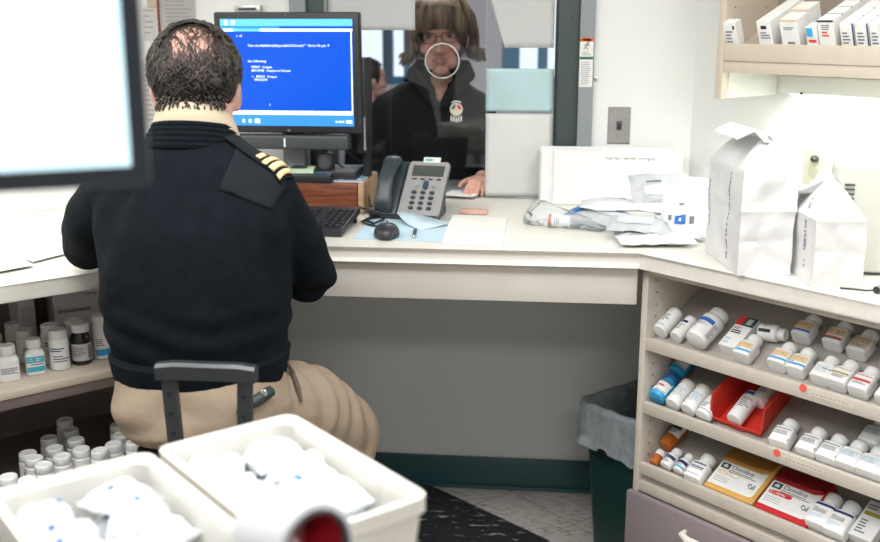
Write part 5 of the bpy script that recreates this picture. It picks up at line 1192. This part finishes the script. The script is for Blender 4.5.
for k, (u0, u1) in enumerate(((.58, .66), (.71, .79), (.83, .91), (.95, 1.0))):
    a_, b__ = (-.024, .024) if k else (-.006, .018); sol(strap(u0, u1, a_, b__, .0075, 3, 5).build('gold_bar', GOLD, ep, sharp=0), .003)
# trousers
tr = MB()
torso(tr, [(-.728, -1.30, .735, .160, .145), (-.728, -1.30, .76, .180, .168), (-.730, -1.298, .80, .188, .172), (-.734, -1.292, .85, .182, .160), (-.737, -1.288, .90, .175, .150)], 40, 2.5)
tr.chain([V((-.655, -1.285, .785)), pR.lerp(kR, .5)+V((.012, .01, .022)), kR, aR], [.104, .100, .078, .062]); tr.chain([V((-.83, -1.285, .785)), pL_.lerp(kL, .5)+V((0, 0, .012)), kL, aL], [.104, .094, .078, .062])
def tfold(co):
    n = noise.noise(V((co.x*9, co.y*9, co.z*9)))*.006
    d = (kR-pR).normalized(); t_ = (co-pR).dot(d)
    if co.x > -.68 and -.02 < t_ < .40: n += .0042*sin(105*(t_+.35*(co.z-.7))+2.5*noise.noise(co*7))*min(1, max(0, (t_+.02)*10))
    if co.z > .76 and co.y < -1.3: n += .004*sin(60*(co.z+.35*abs(co.x+.742))+3*noise.noise(co*6))
    return n
tro = remesh(tr, 'trousers', KHAKI, .008, 6, man, tfold)
bvh2 = BVHTree.FromPolygons([v.co.copy() for v in tro.data.vertices], [p.vertices[:] for p in tro.data.polygons])
def cast2(x, y, off):
    h_ = bvh2.ray_cast(CP, ray(x, y).normalized()); return h_[0]+h_[1]*off if h_[0] else None
pf = MB(); pts = [cast2(x, y, .006) for x, y in ((284, 362), (291, 374), (297, 390), (300, 402))]
if all(pts): pf.tube(pts, [.003, .006, .006, .003], 8); pf.build('pocket_opening', mat('dark pocket lining', (.12, .09, .065), .9), man)
pts = [cast2(x, y, .008) for x, y in ((236, 412), (244, 407), (256, 400), (268, 392))]
if all(pts):
    ck = tag(MB().tube(pts, [.004, .007, .013, .012], 10).build('pocket_clip', mat('dark green rubber', (.012, .028, .026), .5)), 'dark green clip tag hanging at the back pocket of the seated man', 'clip')
    q = cast2(258, 395, .02); lbm = MB().ell(q, (.008, .004, .008), None, 10, 6).build('metal_tab', CHROME, ck)
for a, nm in ((aR, 1), (aL, -1)):
    mb = MB(); mb.chain([a+V((0, -.02, -.03)), a+V((0, .06, -.055)), a+V((0, .16, -.065))], [.045, .042, .036]); mb.box(a+V((0, .06, -.098)), (.085, .27, .022), None, .008)
    remesh(mb, 'shoe', mat('black leather', (.012, .011, .011), .35), .008, 4, man)
# ---- stool
sx, sy = -.735, -1.33
stl = thing('drafting_stool', 'black drafting stool with an open tube back under the seated man', 'stool', loc=(sx, sy, 0))
MB(TR(.025, .02, 0)).sq([(.14, .15, .655), (.152, .17, .665), (.155, .175, .695), (.148, .165, .715), (.11, .12, .72)], 3., 1, 40).build('seat', mat('black seat vinyl', (.015, .015, .017), .5), stl)
MB().lathe([(.028, .12), (.028, .42), (.02, .42), (.02, .65)], 20).build('gas_column', BLKPL, stl)
MB().tube([(.20*cos(2*pi*k/40), .20*sin(2*pi*k/40), .22) for k in range(41)], .011, 8, cap=False).build('foot_ring', CHROME, stl)
for k in range(4): a = pi/4+k*pi/2; MB().tube([(.02*cos(a), .02*sin(a), .22), (.2*cos(a), .2*sin(a), .22)], .008, 8).build('ring_spoke', CHROME, stl)
for k in range(5):
    a = 2*pi*k/5+.3; lg = MB().tube([(.02*cos(a), .02*sin(a), .13), (.18*cos(a), .18*sin(a), .10), (.27*cos(a), .27*sin(a), .085)], [.022, .018, .015], 10).build('leg', BLKPL, stl)
    MB(TR(.27*cos(a), .27*sin(a), .032) @ rotm(rz=a)).lathe([(.031, -.012), (.032, 0), (.031, .012)], 18, rotm(ry=pi/2)).tube([(0, 0, .0), (0, 0, .055)], .008, 8).build('caster', DKGREY, lg)
B0 = [C_P for C_P in (CP+ray(167, 371)*1.93, CP+ray(246, 371)*1.93)]
bx0, bx1 = B0[0].x-sx, B0[1].x-sx; by_ = (B0[0].y+B0[1].y)/2-sy; bz = B0[0].z-.005
BKM = mat('black painted tube', (.022, .026, .03), .35, bump=.03, bscale=200)
MB().loft([[V((bx0-.022+.0, by_+dy_, bz+dz_)) for dy_, dz_ in ((-.014, -.012), (-.014, .012), (-.008, .018), (.008, .018), (.014, .012), (.014, -.012))], [V((bx0+.01, by_+dy_, bz+.004+dz_)) for dy_, dz_ in ((-.014, -.014), (-.014, .012), (-.008, .018), (.008, .018), (.014, .012), (.014, -.014))], [V((bx1-.01, by_+dy_, bz+.004+dz_)) for dy_, dz_ in ((-.014, -.014), (-.014, .012), (-.008, .018), (.008, .018), (.014, .012), (.014, -.014))], [V((bx1+.022, by_+dy_, bz+dz_)) for dy_, dz_ in ((-.014, -.012), (-.014, .012), (-.008, .018), (.008, .018), (.014, .012), (.014, -.012))]]).build('top_rail', BKM, stl)
for k, xx in enumerate((bx0, bx1)):
    x2 = xx*.80+(bx0+bx1)/2*.20
    po = MB().loft([[V((xx+(x2-xx)*f+dx_, by_+.02*f*0+dy_, bz-.005-.36*f)) for dx_, dy_ in ((-.013, -.009), (.013, -.009), (.013, .009), (-.013, .009))] for f in (0, .5, 1)]).build('back_post', BKM, stl)
    for q in range(6):
        f = .10+.11*q; MB(TR(xx+(x2-xx)*f, by_-.0093, bz-.005-.36*f) @ rotm(rx=pi/2)).lathe([(.0045, 0), (.0045, .0008)], 12).build('post_hole', BLKGL, po)
MB().bx(bx0*.8+.012, bx1*.8+.01, by_-.01, -.10, bz-.39, bz-.365, bev=.004).build('back_bracket', BKM, stl)
# ---- woman behind the glass
wom = thing('person', 'woman with ash blonde bob, glasses and black coat facing in through the service window', 'person')
WH = V((-.392, .425, 1.541)); WHM = TR(WH) @ rotm(rx=R(-2), ry=R(3), rz=pi+R(1)) @ Matrix.Diagonal((1.20, 1.12, 1.15, 1)); WS = 1.0
wb = MB(); head(wb, WHM, WS, True)
wb.chain([WHM @ V((0, -.025, -.06)), V((-.40, .48, 1.38)), V((-.41, .49, 1.30))], [.058, .062, .09])
torso(wb, [(-.43, .52, .80, .16, .11), (-.43, .52, 1.0, .16, .11), (-.43, .51, 1.18, .15, .10), (-.425, .50, 1.27, .10, .075), (-.41, .49, 1.34, .06, .055)])
wsR, weR, wwR = V((-.60, .52, 1.27)), V((-.66, .50, .98)), V((-.50, .28, 1.06)); wsL, weL, wwL = V((-.265, .50, 1.27)), V((-.17, .37, 1.02)), V((-.222, .125, 1.078))
wb.chain([V((-.43, .51, 1.22)), wsR, weR, wwR], [.045, .04, .035, .026]); wb.chain([V((-.43, .51, 1.22)), wsL, weL, wwL], [.045, .04, .035, .026])
hand(wb, wwL, (-.12, -.95, -.10), (.25, 0, 1), (-1, -.1, .1), .95, .86); hand(wb, wwR, (.75, -.6, -.1), (0, 0, 1), (.6, .7, 0), .6, .86)
for s_ in (-1, 1): wb.chain([V((-.43+.09*s_, .52, .80)), V((-.43+.10*s_, .50, .45)), V((-.43+.10*s_, .52, .06))], [.10, .07, .045])
remesh(wb, 'body', SKINW, .0042, 3, wom)
facebits(wom, WHM, WS, mat('woman lips', (.40, .17, .14), .5), mat('brown brow hair', (.10, .07, .05), .6), glasses=True)
HW = MB(WHM); rnd = random.Random(9)
cm_ = bmesh.new(); bmesh.ops.create_uvsphere(cm_, u_segments=48, v_segments=30, radius=1)
def wreg(d):
    p = scalp(d)
    if p.y > .050 and p.z < .078: return False
    return p.z > -.03 or p.y < -.02
for v in cm_.verts: d = v.co.normalized(); v.co = scalp(d, .012)
bmesh.ops.delete(cm_, geom=[f for f in cm_.faces if not wreg((f.calc_center_median()-V((0, -.012, .036))).normalized())], context='FACES'); HW.absorb(cm_)
for q in range(1900):                                                  # long strands falling from the parting
    a = rnd.uniform(0, 2*pi); y0 = rnd.uniform(-.05, .055); side = 1 if rnd.random() < .5 else -1
    fr = (rnd.random() < .26)
    if fr:                                                            # fringe
        x0 = rnd.uniform(-.070, .070); st_ = V((x0*.6-.008, .040, .120)); en_ = V((x0*1.08+.008, .090-abs(x0)**2*5.5, rnd.uniform(.026, .046)-abs(x0)**2*6)); mid = V((x0*.97, .088-abs(x0)*.32, .086))
        pts = [st_, st_.lerp(mid, .6)+V((0, .006, .010)), mid+V((0, .010, 0)), en_+V((0, .008, 0))]; th = [.0014, .002, .002, .0006]
    else:
        ang = rnd.uniform(-pi*.98, pi*.0) if rnd.random() < .55 else (rnd.choice((0, pi))+rnd.uniform(-.35, .45)*1)
        d = V((cos(ang), sin(ang), 0)); ex = V((d.x*rnd.uniform(.088, .104), -.012+d.y*rnd.uniform(.100, .118), 0)); 
        if ex.y > .042: ex.y = .042
        top = V((d.x*.03, y0*.6, .128)); z1 = rnd.uniform(-.085, -.045); fl_o = rnd.uniform(.0, .030)*(1 if abs(d.x) > .5 else .3)
        pts = [top, V((ex.x*.72, ex.y*.72+y0*.1, .108)), V((ex.x*.98, ex.y, .060)), V((ex.x*1.07, ex.y*1.03, .005)), V((ex.x*1.06, ex.y*1.02, -.040)), V((ex.x*1.05+math.copysign(fl_o, ex.x), ex.y*1.0, z1))]; th = [.0014, .0022, .0026, .0026, .0022, .0006]
    HW.tube(pts, th, 5)
HW.build('hair', HAIRW, wom, sharp=0)
ct = MB(); torso(ct, [(-.43, .52, .78, .20, .15), (-.43, .52, .95, .19, .145), (-.43, .515, 1.12, .195, .14), (-.43, .51, 1.24, .21, .125), (-.43, .51, 1.305, .195, .11), (-.42, .51, 1.36, .14, .095), (-.41, .51, 1.385, .10, .080), (-.40, .49, 1.425, .088, .078), (-.398, .48, 1.44, .07, .065)], 40)
ct.chain([V((-.53, .515, 1.315)), wsR, weR, wwR], [.06, .070, .060, .045]); ct.chain([V((-.32, .505, 1.315)), wsL, weL, weL.lerp(wwL, .72)], [.06, .070, .056, .044])
remesh(ct, 'coat', COAT, .010, 6, wom, lambda c_: .005*noise.noise(c_*8))
vn = MB(); vn.poly([V(v) for v in ((-.418, .418, 1.372), (-.366, .418, 1.372), (-.374, .398, 1.345), (-.392, .380, 1.308), (-.410, .398, 1.345))], [(0, 1, 2, 4), (4, 2, 3)])
o = vn.build('neck_opening', SKINW, wom, sharp=0); sol(o, .004)
co_ = MB()
for s_ in (-1, 1):
    co_.tube([V((-.397+s_*.02, .56, 1.430)), V((-.397+s_*.085, .52, 1.435)), V((-.397+s_*.102, .45, 1.405)), V((-.396+s_*.072, .400, 1.375)), V((-.394+s_*.034, .372, 1.335)), V((-.392+s_*.008, .362, 1.290))], [.022, .025, .027, .025, .021, .014], 12)
remesh(co_, 'coat_collar', COAT, .007, 4, wom)
pp = MB().prism([(-.345, -.02), (-.24, -.05), (-.215, .06), (-.32, .09)], HC+.010, HC+.0108); tag(pp.build('paper_slip', PAPER), 'white paper slip passed under the window glass by the woman hand', 'paper')
pp = MB().tube([(-.36, .03, HC+.001), (-.32, .0, HC+.004), (-.26, .01, HC+.0085)], .001, 6); pp.bm.free()
# ---- distant seated visitor and chair in the lobby
vis = thing('person', 'dark haired person in black clothing seated far back in the lobby, facing right', 'person')
VH = V((-1.065, 2.78, 1.255)); VHM = TR(VH) @ rotm(rz=R(-58))
vb = MB(); head(vb, VHM, .98); vb.chain([VHM @ V((0, -.02, -.06)), V((-1.09, 2.78, 1.10)), V((-1.09, 2.78, 1.03))], [.05, .055, .08])
vk = [V((-.66, 2.70, .52)), V((-.66, 2.90, .52))]
hand(vb, V((-.78, 2.72, .60)), (1, .2, -.1), (0, 0, 1), (0, 1, 0), .5, .9); hand(vb, V((-.78, 2.86, .60)), (1, -.2, -.1), (0, 0, 1), (0, -1, 0), .5, .9)
torso(vb, [(-1.10, 2.80, .45, .1, .14), (-1.10, 2.79, .8, .09, .14), (-1.09, 2.78, 1.06, .07, .14)])
remesh(vb, 'body', SKIN, .007, 3, vis)
vc = MB(); torso(vc, [(-1.10, 2.80, .44, .14, .19), (-1.10, 2.80, .7, .13, .18), (-1.09, 2.79, .95, .12, .19), (-1.09, 2.78, 1.07, .09, .17), (-1.09, 2.78, 1.12, .06, .08)])
for y in (2.62, 2.95): vc.chain([V((-1.09, y, 1.03)), V((-1.02, y, .76)), V((-.80, y+(.08 if y < 2.8 else -.08), .61))], [.065, .055, .042])
remesh(vc, 'jacket', COAT, .012, 4, vis)
vt = MB()
for y in (2.70, 2.90): vt.chain([V((-1.06, y, .52)), V((-.66, y, .52)), V((-.66, y, .09))], [.09, .07, .05])
remesh(vt, 'trousers', mat('dark jeans', (.02, .025, .04), .9), .014, 3, vis)
for y in (2.70, 2.90): MB().box((-.61, y, .04), (.26, .09, .08), None, .025).build('shoe', BLKPL, vis)
vh = MB(VHM); b = bmesh.new(); bmesh.ops.create_uvsphere(b, u_segments=32, v_segments=20, radius=1)
for v in b.verts: d = v.co.normalized(); v.co = scalp(d, .010)
bmesh.ops.delete(b, geom=[f for f in b.faces if (lambda p: (p.y > .035 and p.z < .085) or p.z < -.05)(f.calc_center_median())], context='FACES'); vh.absorb(b); vh.ell((0, -.05, -.02), (.075, .07, .075)).ell((0, -.115, .055), (.042, .040, .042)).build('hair', mat('very dark hair', (.012, .009, .008), .5), vis, sharp=0)
facebits(vis, VHM, .98, MATS['man lips'], MATS['very dark hair'])
ch = thing('lobby_chair', 'dark chair under the person seated far back in the lobby', 'chair', loc=(-1.05, 2.80, 0), rz=0)
CHM = mat('dark chair plastic', (.05, .055, .06), .5)
MB().bx(-.24, .24, -.23, .23, .385, .425, bev=.012).build('seat', CHM, ch); MB().bx(-.29, -.255, -.22, .22, .46, .86, bev=.012).build('backrest', CHM, ch)
for x in (-.22, .2):
    for y in (-.2, .2): MB().tube([(x, y, .003), (x*.95, y, .386)], .012, 8).build('leg', CHROME, ch)
for y in (-.2, .2): MB().tube([(-.21, y, .40), (-.27, y, .50)], .01, 8).build('back_support', CHROME, ch)
# ------------------------------------------------------------------ foreground: near monitor, cart, tubs, roll
U = V((-.725, -.689, 0)).normalized(); Vv = V((-U.y, U.x, 0))*1.0
if Vv.x < 0: Vv = -Vv
T1 = V((-.318, -2.178, 0)); ZT = .930
ang = atan2(Vv.y, Vv.x)
Xt = TR(T1) @ rotm(rz=ang)                                           # x along v, y toward the far side (-U)
cart = thing('work_cart', 'grey topped work cart under the white tubs in the foreground', 'cart', M=Xt)
MB().bx(-.135, .135, -.95, .070, ZT-.025, ZT-.0006, bev=.004).build('cart_top', mat('grey cart laminate', (.42, .42, .42), .4), cart)
for x in (-.13, .13):
    for y in (-.92, .05): MB().bx(x-.012, x+.012, y-.012, y+.012, .05, ZT-.0255).lathe([(.025, .0), (.027, .02), (.022, .045), (.01, .05)], 14, TR(x, y, .0005)).build('leg', GREYFR, cart)
MB().bx(-.14, .14, -.93, .06, .28, .30).build('lower_shelf', MATS['grey cart laminate'], cart)
TUBM = mat('ivory tub plastic', (.70, .68, .62), .4, var=.02)
def tub(label, M, l, w):
    t = thing('plastic_tub', label, 'tub', M=M, group='white tubs of packets on the cart')
    def rr(k, z, g=0): return rrect(l/2*k-g, w/2*k-g, .018, z, 5)
    zs = .120
    MB().loft([rr(.86, 0), rr(.90, .004), rr(.97, zs-.022), rr(1.0, zs-.020), rr(1.0, zs), rr(1., zs, .010), rr(.955, zs-.006, .008), rr(.95, zs-.022, .006), rr(.90, .008, .006), rr(.88, .006, .01)]).build('tub_shell', TUBM, t)
    for x in (-l*.2, l*.22): MB().bx(x-.003, x+.003, w*.44, w*.472, .03, zs-.012).build('inner_rib', TUBM, t)
    return t
TL, TW = .335, .205
tub('right hand white plastic tub heaped with white packets in the foreground', Xt @ TR(0, 0, ZT), TL, TW)
Xt2 = TR(T1+U*.216+Vv*.004) @ rotm(rz=ang)
tub('left hand white plastic tub of packets at the bottom left corner of the picture', Xt2 @ TR(0, 0, ZT), TL, TW)
PB = mat('bright white packet film', (.74, .77, .80), .45, bump=.3, bscale=30)
rnd = random.Random(3)
def fillt(X, g, lab, n, blue):
    for k in range(n):
        lay_ = k//10; x = rnd.uniform(-TL*.36, TL*.36); y = rnd.uniform(-TW*.30, TW*.30); z = ZT+.016+.033*lay_
        x = -TL*.35+TL*.70*((k % 10) % 5)/4+rnd.uniform(-.006, .006); y = (-TW*.22 if (k % 10) < 5 else TW*.22)+rnd.uniform(-.004, .004)
        prt = [(3 if rnd.random() < .6 else 1, a:=rnd.uniform(-.7, .2), a+.35, b_:=rnd.uniform(-.7, .4), b_+.25)] if rnd.random() < blue else None
        p = X @ V((x, y, z))
        mb = pillow('paper_packet', lab, p, rnd.uniform(.06, .08), rnd.uniform(.065, .085), rnd.uniform(.024, .034), rotm(R(rnd.uniform(-9, 9)), R(rnd.uniform(-9, 9)), ang+R(rnd.uniform(-35, 35))), PB, 'packet', g, k*3.1+n, .008, PM, None, prt)
fillt(Xt, 'packets in the right hand tub', 'white paper packet lying in the right hand foreground tub', 29, .25)
fillt(Xt2, 'packets in the left hand tub', 'white paper packet with blue marks lying in the left hand foreground tub', 28, .9)
# roll with a red core
d = (V((.74, -.64, .14))).normalized(); pc = CP+ray(316, 549)*.93-d*.036; zq = d.to_track_quat('Z', 'Y').to_matrix().to_4x4()
rl = thing('tape_roll', 'white roll with a dark rimmed red core at the bottom edge beside the tubs', 'roll', M=TR(pc) @ zq @ Matrix.Diagonal((.74, .74, .80, 1)))
MB().lathe([(.054, -.050), (.058, -.048), (.059, -.04), (.059, .040), (.057, .046), (.050, .048), (.047, .046), (.047, -.05)], 48, None, False).build('roll_body', mat('pearl grey plastic', (.62, .62, .64), .4), rl)
MB().lathe([(.0495, .0465), (.0495, .050), (.045, .0505), (.0435, .048), (.0435, .040), (.0468, .040)], 48, None, False).build('dark_rim', DKGREY, rl)
MB().lathe([(.0466, .044), (.043, .0), (.040, -.03), (.02, -.045), (.001, -.046)], 40, None, False).build('red_core', mat('dark red plastic', (.33, .012, .02), .3), rl)
MB().bx(-.028, -.006, .004, .03, -.03, .022, rotm(rz=R(20))).build('pink_tab', mat('pink card', (.72, .40, .42), .5), rl)
MB().bx(.03, .09, -.006, .006, .02, .03).bm.free()
st_ = MB(); base = pc-d*.02; 
tp = MB().lathe([(.012, 0), (.012, max(.02, pc.z-.055-ZT))], 12, TR(0, 0, 0)); tp.bm.free()
# near monitor
Mo = CP+ray(152.5, 185)*.90
ax_ = V((.88, .475, 0)).normalized(); rz_m = atan2(ax_.y, ax_.x)
nm = thing('computer_monitor', 'near black framed monitor with a pale blank screen at the upper left of the picture', 'monitor', loc=(Mo.x-ax_.x*.24, Mo.y-ax_.y*.24, ZT), rz=rz_m)
b0 = Mo.z-ZT
BZ = mat('blue black bezel plastic', (.016, .022, .035), .4)
MB().bx(-.24, .24, 0, .035, b0, b0+.315, bev=.005).build('bezel', BZ, nm)
mb = MB().bx(-.223, .223, -.0015, .002, b0+.018, b0+.298); mb.mi = 1; mb.bx(-.223, .223, -.0019, -.001, b0+.268, b0+.298); mb.mi = 2; mb.bx(-.223, .223, -.0021, -.0018, b0+.245, b0+.268)
mb.mi = 1; mb.bx(.165, .223, -.0019, -.001, b0+.018, b0+.245); mb.bx(-.223, .165, -.0019, -.001, b0+.018, b0+.040)
mb.build('screen', [mat('lit near white page', (.82, .94, 1.), .3, emis=1.05), mat('lit pale sky page', (.60, .83, .93), .3, emis=1.0), mat('lit light blue bar', (.50, .76, .88), .3, emis=1.0)], nm)
MB().bx(-.04, .04, .036, .07, .02, b0+.18, bev=.005).build('stand_neck', BLKPL, nm); MB().bx(-.12, .12, -.02, .16, .0, .022, bev=.005).build('stand_base', BLKPL, nm)
# ------------------------------------------------------------------ ceiling lamps and light
LITC = mat('lit ceiling diffuser', (1., .97, .90), .5, emis=3.2)
def troffer(label, x, y, rz, power, size=(1.2, .6), c=(.99, .99, 1.)):
    t = thing('ceiling_light', label, 'light', loc=(x, y, 2.6), rz=rz, group='ceiling panel lights')
    a, b_ = size; fr = MB(); fr.bx(-a/2, a/2, -b_/2, -b_/2+.03, -.03, -.0005).bx(-a/2, a/2, b_/2-.03, b_/2, -.03, -.0005).bx(-a/2, -a/2+.03, -b_/2, b_/2, -.03, -.0005).bx(a/2-.03, a/2, -b_/2, b_/2, -.03, -.0005)
    fr.build('frame', mat('white enamel frame', (.8, .8, .8), .4), t); MB().bx(-a/2+.03, a/2-.03, -b_/2+.03, b_/2-.03, -.02, -.008).build('diffuser', LITC, t)
    l = bpy.data.lights.new('panel_glow', 'AREA'); l.shape = 'RECTANGLE'; l.size = a-.08; l.size_y = b_-.08; l.energy = power; l.color = c
    o = bpy.data.objects.new('panel_glow', l); col.objects.link(o); o.parent = t; o.location = (0, 0, -.035)
troffer('fluorescent ceiling panel above the work aisle behind the seated man', -.55, -2.1, 0, 34)
troffer('fluorescent ceiling panel above the right worktop', .75, -1.75, R(-45), 26)
troffer('fluorescent ceiling panel above the left worktop', -1.75, -1.9, R(45), 28)
troffer('fluorescent ceiling panel near the rear wall of the room', .3, -4.2, 0, 34)
def area(name, M, sx_, sy_, pw, c):
    l = bpy.data.lights.new(name, 'AREA'); l.shape = 'RECTANGLE'; l.size = sx_; l.size_y = sy_; l.energy = pw; l.color = c
    o = bpy.data.objects.new(name, l); col.objects.link(o); o.matrix_world = M
area('strip_glow', MD @ TR(.56, .6375, 1.394), 1.1, .04, 8.5, (.93, 1., .95))
# left wall cabinet with its own strip light, above the picture
lw_ = thing('wall_cabinet', 'wall cabinet with strip light above the left worktop, over the papers', 'cabinet', M=ML)
MB().bx(-1.75, -.45, .52, .860, 1.72, 2.3, bev=.002).build('cabinet_body', UPM, lw_)
ls = thing('under_cabinet_light', 'strip light under the left wall cabinet', 'light', M=ML)
MB().bx(-1.65, -.55, .70, .80, 1.675, 1.7195, bev=.005).build('housing', MATS['white enamel housing'], ls); MB().bx(-1.62, -.58, .71, .79, 1.671, 1.6748).build('diffuser', MATS['lit diffuser'], ls)
area('strip_glow', ML @ TR(-1.1, .75, 1.668), 1.0, .06, 8, (1., .975, .92))
t = thing('ceiling_light', 'fluorescent ceiling panel in the lobby behind the window', 'light', loc=(-.4, 1.6, 2.7), group='ceiling panel lights')
MB().bx(-.6, .6, -.3, .3, -.03, -.0005).build('diffuser', LITC, t); area('lobby_glow', TR(-.4, 1.6, 2.66), 1.1, .5, 20, (1., .97, .92))
t = thing('ceiling_light', 'small added fill lamp over the public side of the service window', 'light', loc=(-.45, .62, 2.7))  # unseen lamp added to brighten the face of the woman
MB().bx(-.3, .3, -.12, .12, -.03, -.0005).build('diffuser', LITC, t); area('lobby_glow', TR(-.45, .62, 2.66), .5, .2, 7, (1., .96, .9))
w = bpy.data.worlds.new('sky'); scene.world = w; w.use_nodes = True
bg_ = w.node_tree.nodes['Background']; bg_.inputs['Color'].default_value = (.80, .90, 1., 1); bg_.inputs['Strength'].default_value = 1.6
# ------------------------------------------------------------------ camera
cd = bpy.data.cameras.new('camera'); cam = bpy.data.objects.new('camera', cd); col.objects.link(cam)
cam.location = CP; cam.rotation_euler = (pi/2-PIT, 0, YAW); cd.sensor_width = 36; cd.lens = FPX/880*36; cd.clip_start = .05
cd.dof.use_dof = True; cd.dof.focus_distance = 2.55; cd.dof.aperture_fstop = 3.0
scene.camera = cam
scene.view_settings.view_transform = 'Standard'; scene.view_settings.look = 'None'; scene.view_settings.exposure = -.18; scene.view_settings.gamma = 1
